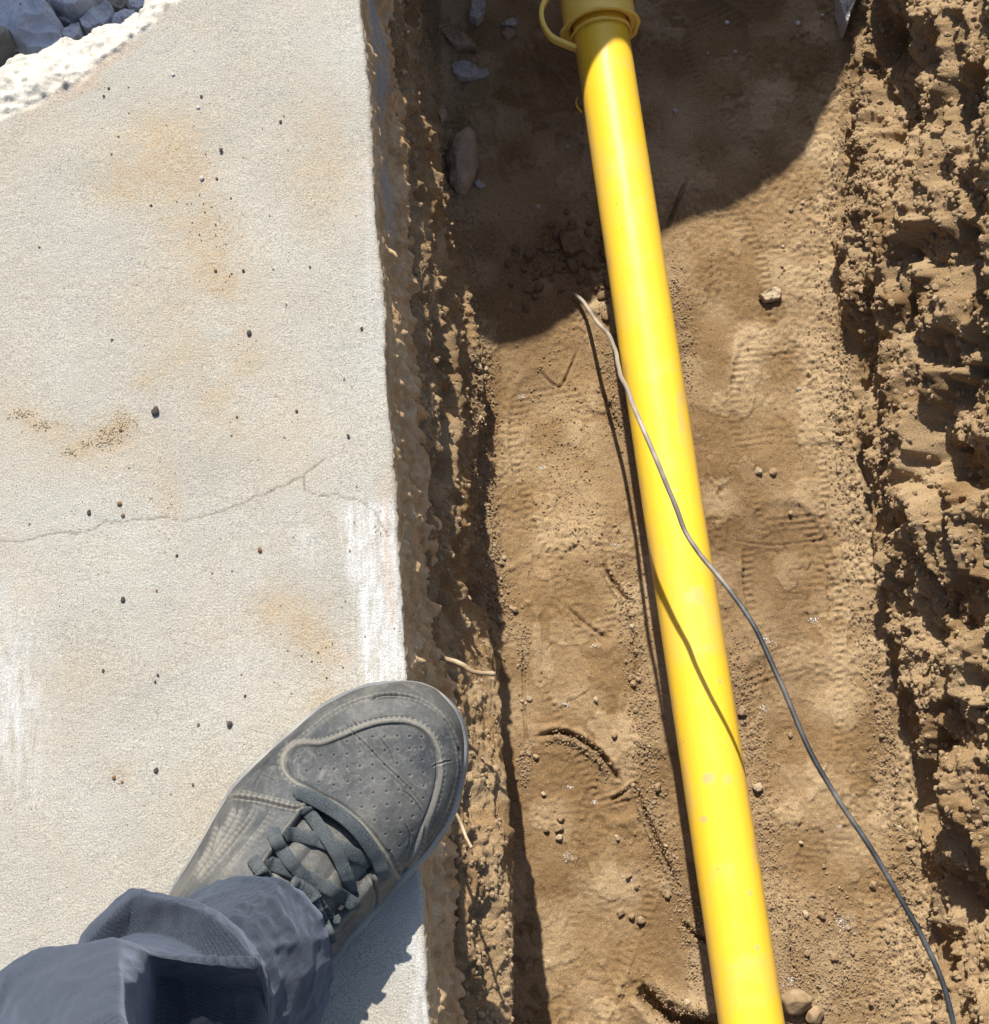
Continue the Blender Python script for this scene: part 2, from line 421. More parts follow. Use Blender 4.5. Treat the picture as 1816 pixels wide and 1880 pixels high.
    lb = .010*vnoise(p, (.06, .09, .05), 31)+.008*(1-2*abs(vnoise(p, (.03, .05, .03), 32)))+.004*vnoise(p, .014, 33)+.0022*sm2+.001*ti-.03*np.clip(vnoise(p, (.03, .04, .03), 35)-.3, 0, 1)
    lowcalm = 1-.75*sstep(.28, .16, p[:, 1])*np.exp(-((s-4.2)/.7)**2)
    d += wl*(lb*lowcalm*1.1-.0065*sstep(-.02, .08, p[:, 1])+lowcalm*(.0030*(1-2*abs(vnoise(p, (.013, .014, .010), 10)))+.0020*vnoise(p, .006, 13))+.0012*vnoise(p, .0033, 14))
    # floor: trodden soil with boot prints, crumbs along the edges
    px, py = Q(p)
    und = .0055*vnoise(p, .16, 41)+.0022*vnoise(p, .05, 42)+.0007*vnoise(p, .018, 43)
    near = np.clip(np.minimum(s-6.0, 8.8-s), 0, 10)
    rough = np.clip(fbm(p, .05, 2, 44)*.6+.25, 0, 1)
    distL = p[:, 0]-np.broadcast_to(XC[:, None], (nr, nc)).ravel(); distR = np.broadcast_to(XD[:, None], (nr, nc)).ravel()-p[:, 0]
    edge_r = np.exp(-np.clip(distR, 0, 1)/.028)+.6*np.exp(-np.clip(distL, 0, 1)/.016)
    yy = p[:, 1]
    edge_r = edge_r*(1+.8*sstep(.1, -.1, yy)*(distR < .15))
    gr = .0013*vnoise(p, .0044, 45)+.0008*ti+.0008*vnoise(p, (.006, .0022, .004), 48)-.0010*np.clip(vnoise(p, .007, 49)-.3, 0, 1)
    f = und+gr*(.24+.5*rough+1.6*np.clip(edge_r, 0, 1))+.004*np.clip(vnoise(p, .009, 47), 0, 1)*np.clip(edge_r-.2, 0, 1)+.006*edge_r
    def boot(cx, cy, ang, L=.29, Wd=.10, depth=.0030, seed=0, bars=1.0, heel=True):
        c = P(cx, cy, ZF); ca, sa = math.cos(ang), math.sin(ang)
        dx, dy = p[:, 0]-c[0], p[:, 1]-c[1]
        al = dx*sa+dy*ca; ac = dx*ca-dy*sa
        u = al/(L/2); hw = Wd/2*(.80+.2*np.cos((u-.45)*2.6))
        q = (abs(u)**3.2+(abs(ac)/hw)**3.2)
        m = 1-sstep(.86, 1.08, q)
        rim = np.exp(-((q-1.12)/.12)**2)
        fade = np.clip(.25+.9*fbm(p, .07, 2, 60+seed), 0, 1)
        bt = .5+.5*np.sign(np.sin(2*np.pi*al/.0068))*np.abs(np.sin(2*np.pi*al/.0068))**.35
        band = sstep(.42, .62, q)*(1-sstep(.95, 1.05, q))*(abs(u) < .92)
        mid_ = .5+.5*np.sin(2*np.pi*ac/.011+3*np.sin(al*60)); cen = (1-sstep(.25, .45, q))
        return fade*(-depth*m+.0016*rim+.0019*bars*band*bt+.0006*bars*cen*mid_)
    pn = vnoise(p, (.045, .06, .05), 141)+.45*vnoise(p, .014, 142)+.2*vnoise(p, .005, 143); plate = sstep(.18, .23, pn)*(.5+.5*sstep(.1, .3, vnoise(p, .12, 144)))
    pn2 = vnoise(p, (.03, .035, .05), 151)+.4*vnoise(p, .009, 152); plate2 = sstep(.42, .46, pn2)
    f += .0013*plate+.0012*plate2-.0016*np.exp(-((pn-.14)/.02)**2)*(vnoise(p, .03, 145) > .1)
    sl_ = p[:, [0, 1, 2]]@np.array([[.9, .43, 0], [-.43, .9, 0], [0, 0, 1.]]).T
    f += .0009*np.clip(vnoise(sl_, (.0035, .018, .02), 146)-.25, 0, 1)*2*(vnoise(p, .05, 147) > .0)
    prints = [(1045, 930, -.20, 1, 0), (1345, 600, -.16, 1, 1), (1070, 1240, -.27, .9, 2), (1470, 1180, -.12, 1, 3), (1530, 1790, .1, 1, 4),
              (1120, 1640, .25, .7, 5), (1440, 860, -.1, .8, 6), (1020, 330, -.3, 1, 7), (1400, 200, -.5, .8, 8), (1500, 1460, -.3, .8, 9), (1110, 1880, .1, .7, 10)]
    for (cx, cy, an, st, sd) in prints: f += boot(cx, cy, an, seed=sd)*st
    # hand-placed cracks / scuffs
    def groove(pts, wpx, depth, side=0):
        g, arc = seg_dist(px, py, smooth_poly(pts, 40)); L_ = arc.max()
        en = np.clip(np.minimum(arc, L_-arc)/max(L_*.2, 1), 0, 1)
        j = 1+.5*vnoise(p, .006, 77)
        return -depth*en*(1-sstep(.4, 1.0, g/(wpx*j)))+depth*.45*en*np.exp(-((g-wpx*2.0)/(wpx*.9))**2)
    fm = fl > .2
    gg = np.zeros(len(p))
    for pts, wp, dp in [([(985, 1352), (1030, 1345), (1070, 1360), (1108, 1392), (1140, 1440)], 5, .008),
                        ([(1168, 1440), (1188, 1500), (1225, 1580), (1247, 1630)], 4, .009), ([(1165, 1440), (1145, 1455), (1122, 1470)], 3.5, .005),
                        ([(1108, 1035), (1130, 1075), (1152, 1105)], 4, .006), ([(1172, 1812), (1205, 1846), (1245, 1872), (1320, 1895)], 15, .022),
                        ([(1095, 700), (1120, 745), (1140, 790)], 3, .004), ([(1035, 1110), (1080, 1150), (1120, 1175)], 4, .0022),
                        ([(990, 680), (1020, 705), (1035, 700), (1062, 640)], 3, .003), ([(1250, 1690), (1275, 1718), (1310, 1735)], 5, .007),
                        ([(1225, 420), (1240, 380), (1262, 330)], 4, .006), ([(1150, 1120), (1165, 1180), (1168, 1250)], 3, .003),
                        ([(960, 1180), (962, 1280), (968, 1390)], 3, .003), ([(1340, 990), (1420, 1000), (1545, 985)], 2, .0012),
                        ([(1450, 1690), (1453, 1760), (1470, 1800)], 3, .004)]:
        gg[fm] += 0
        pf = p[fm]; 
        g, arc = seg_dist(px[fm], py[fm], smooth_poly(pts, 40)); L_ = arc.max()
        en = np.clip(np.minimum(arc, L_-arc)/max(L_*.2, 1)+.1, 0, 1); j = 1+.45*vnoise(pf, .006, 77)
        gg[fm] += -dp*en*(1-sstep(.4, 1.0, g/(wp*j)))+dp*.35*en*np.exp(-((g-wp*2.0)/(wp*.9))**2)
    f += gg
    d += fl*f
    # far coarse parts stay calm
    calm = sstep(1.6, 1.0, abs(yy-.3))
    d *= .25+.75*calm
    out = p+N.reshape(-1, 3)*d[:, None]
    # loose surface of the ground around
    far = 1-np.clip(wl+wr+fl, 0, 1)
    out[:, 2] += far*.012*vnoise(p, .2, 51)
    dust = np.clip(fl*(.10+.42*plate+.3*plate2+.5*vnoise(p, .035, 71)+.35*vnoise(p, .09, 72)+d*28+.35*np.clip(edge_r, 0, 1)), 0, .85)+wl*np.clip(.30+.5*vnoise(p, .025, 78), 0, .7)+(wr)*np.clip(.28+.4*vnoise(p, .03, 73)+.25*(p[:, 2]+.5), 0, .7)
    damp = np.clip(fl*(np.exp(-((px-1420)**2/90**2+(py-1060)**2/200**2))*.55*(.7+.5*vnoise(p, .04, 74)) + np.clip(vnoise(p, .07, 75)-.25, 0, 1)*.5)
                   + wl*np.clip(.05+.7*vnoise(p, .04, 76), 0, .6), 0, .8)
    # the left bank gets darker patches at random
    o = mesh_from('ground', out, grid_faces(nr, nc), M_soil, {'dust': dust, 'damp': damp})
    me = o.data
    n0 = me.polygons[len(me.polygons)//2].normal
    tag(o, kind='structure')
    return out.reshape(nr, nc, 3), Y, XC, XD
GR, GY, GXC, GXD = build_ground()
# raster of ground height for resting things on it
HX0, HY0, HS = -.25, -.25, .002
HN = (450, 660); HG = np.full(HN, -9.0)
q = GR.reshape(-1, 3); ii = ((q[:, 0]-HX0)/HS).astype(int); jj = ((q[:, 1]-HY0)/HS).astype(int)
ok = (ii >= 0) & (ii < HN[0]) & (jj >= 0) & (jj < HN[1]); np.maximum.at(HG, (ii[ok], jj[ok]), q[ok, 2])
for _ in range(3):
    bad = HG < -5; pad = np.pad(HG, 1, mode='edge'); mx = np.maximum.reduce([pad[:-2, 1:-1], pad[2:, 1:-1], pad[1:-1, :-2], pad[1:-1, 2:]]); HG[bad] = mx[bad]
def gz(x, y):
    i = np.clip(((np.asarray(x)-HX0)/HS).astype(int), 0, HN[0]-1); j = np.clip(((np.asarray(y)-HY0)/HS).astype(int), 0, HN[1]-1)
    return HG[i, j]
def on_ground(px, py, z=ZF):
    z = np.zeros(np.shape(px))+z
    for _ in range(4):
        w_ = P(px, py, z); z = gz(w_[..., 0], w_[..., 1])
    return P(px, py, z)

# ------------------------------------------------------------------ concrete pavement slab with broken far edge
NB_LINE = [(-900, 640), (-300, 385), (0, 226), (60, 200), (110, 175), (150, 158), (200, 110), (262, 62), (330, 0), (450, -90), (620, -200), (760, -285)]
RIM_LINE = [(-900, 520), (-300, 268), (-60, 160), (5, 125), (35, 98), (72, 92), (110, 72), (140, 74), (175, 58), (225, 38), (262, 20), (268, 0), (330, -75), (480, -190), (700, -330)]
def build_slab():
    Yd = np.arange(-.16, .76, .00125); Y = np.r_[-.16-np.geomspace(.004, 3, 16)[::-1], Yd]
    Xe = slab_edge(Y)+.0016*vnoise(np.stack([Y*0, Y, Y*0], -1), .04, 3)+.0007*vnoise(np.stack([Y*0, Y, Y*0], -1), .008, 4)
    nu = 330
    t = np.linspace(0, 1, nu); tl = -np.geomspace(.004, 2.6, 16)[::-1]
    XL = -.50
    top = XL+(Xe[:, None]-.003-XL)*t[None]
    left = XL+tl[None]+0*Y[:, None]
    # rounding and face
    a = np.linspace(0, np.pi/2, 7)[1:]; rx = -.003+.003*np.sin(a); rz = -.003+.003*np.cos(a)
    zf = -.003-np.linspace(0, 1, 120)[1:]*.222
    fx = .004+0*zf
    X = np.concatenate([left, top, Xe[:, None]+rx[None], Xe[:, None]+.012*((-zf)/.22)[None]**1.3], 1)
    Z = np.concatenate([0*left, 0*top, rz[None]+0*Xe[:, None], zf[None]+0*Xe[:, None]], 1)
    nr, nc = X.shape; cu = np.arange(nc)
    G = np.stack([X, np.broadcast_to(Y[:, None], X.shape), Z], -1)
    p = G.reshape(-1, 3); px, py = Q(np.stack([p[:, 0], p[:, 1], 0*p[:, 0]], -1))
    face = sstep(0, 6, (cu-(16+nu)).astype(float)); face = np.broadcast_to(face, X.shape).ravel()
    # broken far edge: distance beyond the line (world metres), towards upper left
    L1 = [tuple(P(x, y, 0)[:2]) for x, y in NB_LINE]; R1 = [tuple(P(x, y, -.03)[:2]) for x, y in RIM_LINE]
    L1s = smooth_poly(L1, 120); 
    l1y = np.interp(p[:, 0], [a_[0] for a_ in L1s], [a_[1] for a_ in L1s]); r1y = np.interp(p[:, 0], [a_[0] for a_ in R1], [a_[1] for a_ in R1])
    l1y = l1y+.0035*vnoise(p, .02, 81)+.0015*vnoise(p, .006, 82)
    r1y = np.maximum(r1y, l1y+.012)+.003*vnoise(p, .012, 83)
    tt = np.clip((p[:, 1]-l1y)/(r1y-l1y), 0, 1); over = np.clip(p[:, 1]-r1y, 0, 9)
    drop = -.030*tt**1.25-np.clip(over*5.0, 0, .19)
    beyond = sstep(0, .15, tt)
    dz = drop+beyond*(.005*vnoise(p, .03, 84)+.0040*(1-2*abs(vnoise(p, .014, 85)))+.0022*vnoise(p, .005, 86)+.0012*vnoise(p, .0026, 88)-.010*np.clip(vnoise(p, (.018, .012, .02), 87)-.3, 0, 1))
    topm = (1-face)
    p2 = p.copy()
    base = .0012*vnoise(p, .12, 91)+.0006*vnoise(p, .03, 92)+.00022*vnoise(p, .004, 93)
    # crack
    crack = [(-60, 1000), (0, 992), (38, 993), (75, 985), (110, 978), (155, 980), (180, 968), (195, 956), (235, 958), (262, 954), (300, 952), (335, 958),
             (370, 948), (415, 935), (450, 920), (480, 908), (520, 891), (545, 880), (558, 877), (560, 868), (580, 855), (598, 843)]
    crack2 = [(559, 878), (559, 898), (590, 910), (620, 908), (655, 917), (680, 930), (695, 948), (715, 985)]
    jx = px+3.0*vnoise(p, .006, 97)+1.8*vnoise(p, .003, 98); jy = py+3.6*vnoise(p, .0075, 99)+1.8*vnoise(p, .0032, 94)
    cd, _ = seg_dist(jx, jy, crack); cd2, _ = seg_dist(jx, jy, crack2)
    jit = 2.2*vnoise(p, .005, 95)
    c_a = np.clip(1-abs(np.minimum(cd, cd2)+0*jit)/(2.1+.7*vnoise(p, .02, 96)), 0, 1)
    # break the straight legs a bit
    base -= .0004*c_a
    p2[:, 2] += np.where(face < .99, dz*topm+base*topm, 0)
    # face roughness
    z_ = p[:, 2]
    lump = np.clip(vnoise(p, (.012, .011, .02), 101)-.12, 0, 1)**1.0
    lump2 = np.clip(vnoise(p, (.006, .006, .011), 102)-.2, 0, 1)
    lowm = sstep(-.012, -.05, z_)
    band = np.exp(-((p[:, 1]-.50)/.16)**2)                     # smooth grout strip towards the far end
    gro = face*sstep(-.035, -.055, z_)*(1-sstep(-.10, -.14, z_))*sstep(.42, .50, p[:, 1]+.04*vnoise(p, .05, 104))
    fxo = face*(.0015*vnoise(p, .03, 103)+lowm*(1-gro)*(.0085*lump+.0060*lump2+.0016*vnoise(p, .004, 105))+face*(.0010*vnoise(p, .004, 108)+.0008*vnoise(p, .0025, 109))+.006*sstep(.02, -.15, z_)*vnoise(p, .07, 106))
    fxo += face*.005*sstep(-.06, -.16, z_)*(.5+vnoise(p, (.05, .05, .03), 107))
    p2[:, 0] += fxo
    # end of the slab at the far side: face drops with the broken edge
    lim = np.where(face > .5, np.minimum(p2[:, 2], dz*1.0), p2[:, 2]); p2[:, 2] = lim
    wx, wy = px, py
    def blob(cx, cy, rx_, ry_, ang=0., st=1.):
        ca, sa = math.cos(ang), math.sin(ang); dx, dy = wx-cx, wy-cy
        u = (dx*ca+dy*sa)/(rx_*1.22); v = (-dx*sa+dy*ca)/(ry_*1.22)
        return st*np.exp(-(u*u+v*v)**.8)
    stain = sum(blob(*b) for b in [(300, 260, 55, 60, .5, .75), (265, 330, 55, 45, 0, .8), (350, 330, 35, 50, 0, .5), (345, 430, 60, 60, 0, .55), (400, 520, 38, 70, .2, .7),
        (590, 270, 50, 80, .1, .5), (590, 360, 60, 60, 0, .35), (60, 770, 36, 18, .5, .9), (210, 785, 36, 26, -.7, 1.0), (145, 825, 26, 14, -.3, .8), (110, 790, 15, 20, 0, .5),
        (310, 920, 18, 50, -.1, .6), (320, 640, 90, 90, 0, .35), (440, 640, 50, 80, 0, .4), (430, 760, 90, 70, 0, .32), (500, 800, 70, 70, 0, .2), (560, 1160, 75, 38, .45, .75), (510, 1110, 55, 20, .1, .55), (600, 1290, 30, 45, 0, .6),
        (590, 1185, 40, 26, .3, .6), (220, 1420, 22, 18, 0, .7), (270, 700, 20, 18, 0, .6), (175, 155, 14, 10, 0, .4), (230, 350, 60, 20, 0, .4), (130, 1250, 40, 60, 0, .18), (25, 690, 30, 60, 0, .25), (10, 350, 22, 26, 0, .3), (500, 1010, 40, 60, 0, .2)])
    stain = np.clip(1.2*stain*(.8+.55*vnoise(p, .03, 110)+.4*vnoise(p, .009, 111)), 0, 1)*topm*.95
    stain += np.clip(vnoise(p, .055, 112)*.35-.05, 0, .25)*topm
    lane = 612+.085*(wy-900)
    whi = topm*(sstep(900, 960, wy)*(1-sstep(1235, 1330, wy))*sstep(-15, 30, wx-lane-.10*(wy-900))*1.35+ blob(10, 1290, 60, 130, -.15, .9)+blob(690, 480, 26, 260, 0, .30)+blob(450, 1180, 60, 130, 0, .22)+blob(700, 1240, 50, 60, 0, .8)+blob(770, 1800, 26, 90, -.1, .9)+blob(560, 1000, 20, 60, -.3, .35)+blob(630, 60, 60, 80, 0, .25))
    rust = topm*(.5*np.exp(-((wx-(706+.06*(wy-930)))/9)**2)*sstep(850, 930, wy)*(1-sstep(1100, 1180, wy))*1.0+np.exp(-((tt-.02)/.16)**2)*(p[:, 1] > l1y-.008)*.6*np.clip(.4+vnoise(p, .02, 113), 0, 1))
    fresh = np.clip(beyond*(1-sstep(.0, .02, over))*(.9+.2*vnoise(p, .02, 114)), 0, 1)*topm+topm*sstep(.002, .02, over)*.4
    facea = face*np.clip(.55+.45*sstep(-.001, -.02, z_)+.15*vnoise(p, .02, 115), 0, 1)
    o = mesh_from('pavement', p2, grid_faces(nr, nc), M_conc, dict(stain=np.clip(stain, 0, 1), white=np.clip(whi, 0, 1), rust=np.clip(rust, 0, 1), fresh=fresh, face=facea, crack=np.clip(c_a*1.1, 0, .5)*topm, grout=np.clip(gro, 0, 1)))
    tag(o, kind='structure')
    return o
slab = build_slab()

# ------------------------------------------------------------------ rocks
def ico(sub):
    import bmesh
    bm = bmesh.new(); bmesh.ops.create_icosphere(bm, subdivisions=sub, radius=1.0)
    V = np.array([v.co[:] for v in bm.verts]); F = np.array([[v.index for v in f.verts] for f in bm.faces]); bm.free()
    return V, F
ICO = {k: ico(k) for k in (1, 2, 3, 4, 5)}
def rock_mesh(sub, size, seed, facets=8, cut=.72, rough=.05, keep_round=False):
    """unit rock chopped by random planes, then roughened; size = half extents"""
    V, F = ICO[sub]; V = V.copy(); r = np.random.default_rng(seed)
    for _ in range(0 if keep_round else facets):
        n = r.normal(size=3); n /= np.linalg.norm(n); c = cut*(.8+.35*r.random())
        d = V@n; V = V-np.outer(np.clip(d-c, 0, 9), n)*(.97)
    V = V*(1+.10*vnoise(V+seed*3.1, .9, seed)[:, None])
    V = V*(1+rough*vnoise(V+seed, .32, seed+1)[:, None]+rough*.5*vnoise(V+seed, .12, seed+2)[:, None])
    V /= abs(V).max(0)
    return V*np.asarray(size), F
def outline_rock(pts_px, z0, thick, seed, sub=44, tilt=(0, 0), dome=.08):
    """a stone with the outline pts (pixels at height z0): thick slab-like block with worn top"""
    pl = np.array([P(x, y, z0)[:2] for x, y in pts_px]); c = pl.mean(0)
    q_ = []
    for k in range(len(pl)):
        a_, b_ = pl[k], pl[(k+1) % len(pl)]
        for t in np.linspace(0, 1, 12, endpoint=False): q_.append(a_*(1-t)+b_*t)
    q_ = np.array(q_); m = len(q_)
    q_ = q_+.0018*np.stack([vnoise(np.c_[q_, np.zeros(m)], .008, seed), vnoise(np.c_[q_, np.ones(m)], .008, seed+1)], -1)
    fr = [(0.02, 1.0), (.25, 1.0), (.5, .99), (.7, .97), (.83, .92), (.91, .83), (.955, .70), (.985, .45), (1.0, .15), (1.012, -.2), (1.0, -.55), (.93, -.85), (.5, -1.0), (.02, -1.0)]
    rings = []; rr = []
    base = [(t_, 1.) for t_ in np.linspace(.02, .86, 26)]+[(.89, .99), (.92, .96), (.945, .91), (.965, .82), (.98, .68), (.992, .4), (1., .15), (1.01, -.2), (1., -.55), (.93, -.85), (.5, -1.), (.02, -1.)]
    for (f_, h_) in base:
        x = c+(q_-c)*f_; z = h_*thick/2+0*x[:, 0]
        rings.append(np.c_[x, z])
    V = np.concatenate(rings)
    V[:, 2] += tilt[0]*(V[:, 0]-c[0])+tilt[1]*(V[:, 1]-c[1])
    V[:, 2] += (thick*.13*vnoise(V, .03, seed+3)+thick*.07*(1-2*abs(vnoise(V, .012, seed+4)))+.0012*vnoise(V, .005, seed+5)+.0007*vnoise(V, .0022, seed+6)-.004*np.clip(vnoise(V, .006, seed+7)-.45, 0, 1))
    V[:, 2] += dome*thick*(1-np.clip(np.hypot(*(V[:, :2]-c).T)/np.hypot(*(q_-c).T).mean(), 0, 1)**2)*.5
    V = V-np.r_[c, 0]
    return V, grid_faces(len(base), m, True), np.r_[c, z0]
def add_rock_outline(name, pts, z0, thick, seed, mat, label, cat='rock', group=None, **kw):
    V, F, c = outline_rock(pts, z0, thick, seed, **kw)
    o = mesh_from(name, V, F, mat, smooth=False); o.location = (c[0], c[1], z0-thick*.45); tag(o, label, cat, group); return o
def add_round(name, px, py, z, half, rot, seed, mat, label, cat, group=None, sub=4, facets=8, cut=.72, rough=.05, sink=.3, smooth=True, parent=None):
    V, F = rock_mesh(sub, half, seed, facets, cut, rough)
    o = mesh_from(name, V, F, mat, smooth=smooth)
    w_ = on_ground(px, py) if z is None else P(px, py, z)
    o.location = (w_[0], w_[1], w_[2]+half[2]*(1-2*sink)); o.rotation_euler = rot
    if parent is None: tag(o, label, cat, group)
    return o

G1 = 'broken rubble piled beyond the slab'
ZR = -.13
rub = [
 ([(-60, -40), (-20, -60), (60, -60), (75, 5), (92, 12), (108, 34), (113, 60), (108, 85), (60, 98), (15, 62), (-40, 60)], ZR+.02, .07, M_rub, 'largest pale rubble chunk at the top left corner of the photo', (0, 0)),
 ([(80, -30), (170, -30), (162, 0), (140, 20), (118, 20), (104, 8), (92, 2)], ZR+.01, .05, M_rub, 'pale rubble chunk at the top edge, right of the largest one', (0, .2)),
 ([(150, 28), (170, 14), (196, 6), (204, 10), (205, 28), (192, 48), (176, 52), (160, 46), (146, 36)], ZR, .04, M_rub, 'pitted wedge-shaped pale rubble piece in the middle of the rubble', (.2, 0)),
 ([(108, 36), (124, 28), (144, 24), (138, 36), (124, 43)], ZR-.005, .02, M_rub, 'thin flat pale chip right of the largest rubble chunk', (0, 0)),
 ([(112, 62), (130, 44), (146, 42), (148, 68), (136, 78), (118, 76)], ZR+.005, .03, M_rub, 'five-sided pale rubble piece touching the slab lip', (0, 0)),
 ([(144, 36), (162, 40), (172, 48), (166, 56), (152, 52)], ZR+.002, .02, M_rub, 'small pale rubble piece below the pitted wedge', (0, 0)),
 ([(200, 44), (214, 26), (232, 20), (250, 16), (252, 26), (236, 40), (212, 56)], ZR, .03, M_rub, 'long narrow pale rubble piece against the slab lip', (0, .2)),
 ([(204, -8), (226, -6), (232, 8), (222, 18), (206, 12)], ZR-.01, .03, M_rub2, 'brown rubble piece at the top edge of the photo', (0, 0)),
 ([(234, -4), (262, -10), (266, 8), (252, 16), (236, 10)], ZR-.005, .03, M_rub, 'small pale rubble piece nearest the slab corner at the top', (0, 0)),
 ([(-20, 52), (12, 48), (14, 58), (4, 70), (-20, 90)], ZR+.03, .03, M_rub2, 'grey brown rubble piece at the left edge under the largest chunk', (0, 0)),
 ([(10, 88), (22, 84), (36, 92), (34, 106), (14, 110), (8, 100)], ZR-.01, .03, M_rub2, 'small grey brown rubble piece below the largest chunk', (0, 0)),
 ([(-20, 94), (0, 94), (8, 110), (-4, 122), (-20, 120)], ZR-.01, .03, M_rub2, 'grey brown rubble piece at the left edge next to the slab lip', (0, 0)),
 ([(170, 56), (182, 42), (192, 50), (188, 62), (174, 68)], ZR-.008, .02, M_rub, 'tiny pale rubble chip between wedge and slab lip', (0, 0)),
]
for k, (pts, z0, th_, mt, lb, tl) in enumerate(rub):
    add_rock_outline('rubble_chunk', pts, z0, th_, 200+k*7, mt, lb, 'rubble', G1, tilt=tl)
# filler pieces of the same rubble field, beyond the frame and between the chunks
for k in range(30):
    x = RNG.uniform(-900, 420); ymax = np.interp(x, [a_[0] for a_ in RIM_LINE], [a_[1] for a_ in RIM_LINE])
    y = ymax-RNG.uniform(10, 200) if k > 12 else ymax-RNG.uniform(4, 26)
    s_ = RNG.uniform(.012, .032) if k > 12 else RNG.uniform(.006, .012)
    inframe = (x > -10 and y > -10)
    zz_ = ZR-.045+RNG.uniform(-.015, .01)
    if k > 12 and inframe: continue
    w_ = P(x, y, zz_); V, F = rock_mesh(3, (s_, s_*RNG.uniform(.5, .8), s_*.5), 300+k, 12, .5, .06)
    o = mesh_from('rubble_chunk', V, F, M_rub2 if k % 3 else M_rub, smooth=False); o.location = w_; o.rotation_euler = (RNG.uniform(-.4, .4), RNG.uniform(-.4, .4), RNG.uniform(0, 6))
    tag(o, 'small broken rubble piece lying between the bigger pale chunks', 'rubble', G1)

# unseen blocks added to cast shadow: one over the trench, one over the rubble
def prism_block(name, pts, z0, z1, seed, mat, label, cat):
    pl = np.array(pts, float); q_ = []
    for k in range(len(pl)):
        a_, b_ = pl[k], pl[(k+1) % len(pl)]
        n_ = max(3, int(np.linalg.norm(b_-a_)/.012))
        for t in np.linspace(0, 1, n_, endpoint=False): q_.append(a_*(1-t)+b_*t)
    q_ = np.array(q_); m = len(q_); c = q_.mean(0); H_ = z1-z0
    lv = [(.02, z1), (.5, z1), (.9, z1), (.985, z1-.002), (1., z1-.008)]+[(1.-.0*t, z1-.008-(H_-.016)*t) for t in np.linspace(.15, 1, 7)]+[(.97, z0), (.02, z0)]
    V = []
    for k, (f_, z) in enumerate(lv):
        x = c+(q_-c)*f_
        V.append(np.c_[x, z+0*x[:, 0]])
    V = np.concatenate(V)
    V[:, :2] += .004*np.stack([vnoise(V, .03, seed), vnoise(V+5, .03, seed)], -1)
    V[:, 2] += .003*vnoise(V, .03, seed+2)
    return tag(mesh_from(name, V, grid_faces(len(lv), m, True), mat), label, cat)
zt = .075
sh = [(780, 690), (880, 655), (940, 641), (1000, 620), (1045, 592), (1080, 562), (1120, 520), (1165, 475), (1220, 440), (1275, 422), (1330, 404), (1385, 376), (1440, 340), (1485, 292), (1515, 245), (1546, 190)]
pts = []
for x, y in sh:
    w_ = P(x, y, ZF+.003); s_ = (zt-(ZF+.003))/T[2]; v = w_+T*s_; pts.append((v[0], v[1]))
x0 = pts[0][0]; y0 = pts[0][1]; xN = pts[-1][0]; yN = pts[-1][1]
pts = [(x0-.16, y0+.04)]+pts+[(xN+.03, yN+.05), (xN+.16, yN+.10), (xN+.22, yN+.5), (x0+.3, y0+.75), (x0-.2, y0+.75)]
prism_block('shadow_block', pts, zt-.07, zt, 71, M_rub, 'unseen slab added to cast the shadow on the upper trench floor', 'concrete')
pts = []
for x, y in [(-700, 470), (-300, 275), (-60, 170), (5, 133), (60, 100), (110, 84), (175, 66), (225, 46), (262, 28), (300, -30)]:
    w_ = P(x, y, -.035); v = w_+T*((.33-(-.035))/T[2]); pts.append((v[0], v[1]+.006))
pts = pts+[(pts[-1][0]+.02, pts[-1][1]+.35), (pts[0][0], pts[0][1]+.6)]
prism_block('shadow_block', pts, -.20, .33, 75, M_rub, 'unseen block added to keep the top left rubble in shade', 'concrete')

# ------------------------------------------------------------------ yellow pipe with its socket and pull ring
def tube_grid(A, D, L0, L1, nL, nA, rfun, shift=None):
    """surface of revolution about axis A + s*D, rfun(s, ang) -> radius"""
    D = D/np.linalg.norm(D); s_ = np.cross(D, [0, 0, 1.]); s_ /= np.linalg.norm(s_); u_ = np.cross(s_, D)
    L = np.linspace(L0, L1, nL) if np.isscalar(nL) else nL
    a = np.arange(nA)*2*np.pi/nA
    LL, AA = np.meshgrid(L, a, indexing='ij'); R = rfun(LL, AA); SH = 0 if shift is None else shift(LL, AA)
    V = A+(LL+SH)[..., None]*D+R[..., None]*(np.cos(AA)[..., None]*s_+np.sin(AA)[..., None]*u_)
    return V.reshape(-1, 3), grid_faces(len(L), nA, True)
PA = P(1107, 85, -.393); PB = P(1380, 1880, -.355); PD = (PB-PA); PLEN = np.linalg.norm(PD); PD = PD/PLEN
RP = .0278
pipe = empty('gas_pipe', tuple(PA)); tag(pipe, 'long yellow plastic pipe running down the trench with a wider socket at its upper end', 'pipe')
Ls = np.r_[-2.2, -.5, -.045, np.arange(-.04, 1.16, .0022), 1.3, 1.6]
V, F = tube_grid(PA, PD, 0, 0, Ls, 112, lambda L, A: RP*(1+.0*L))
V = V+0
nz = .00025*vnoise(V, (.02, .06, .02), 5)[:, None]; 
qx, qy = Q(V)
mud = np.zeros(len(V)); up = V[:, 2] > (PA+0)[2]+((V-PA)@PD)*PD[2]+.005
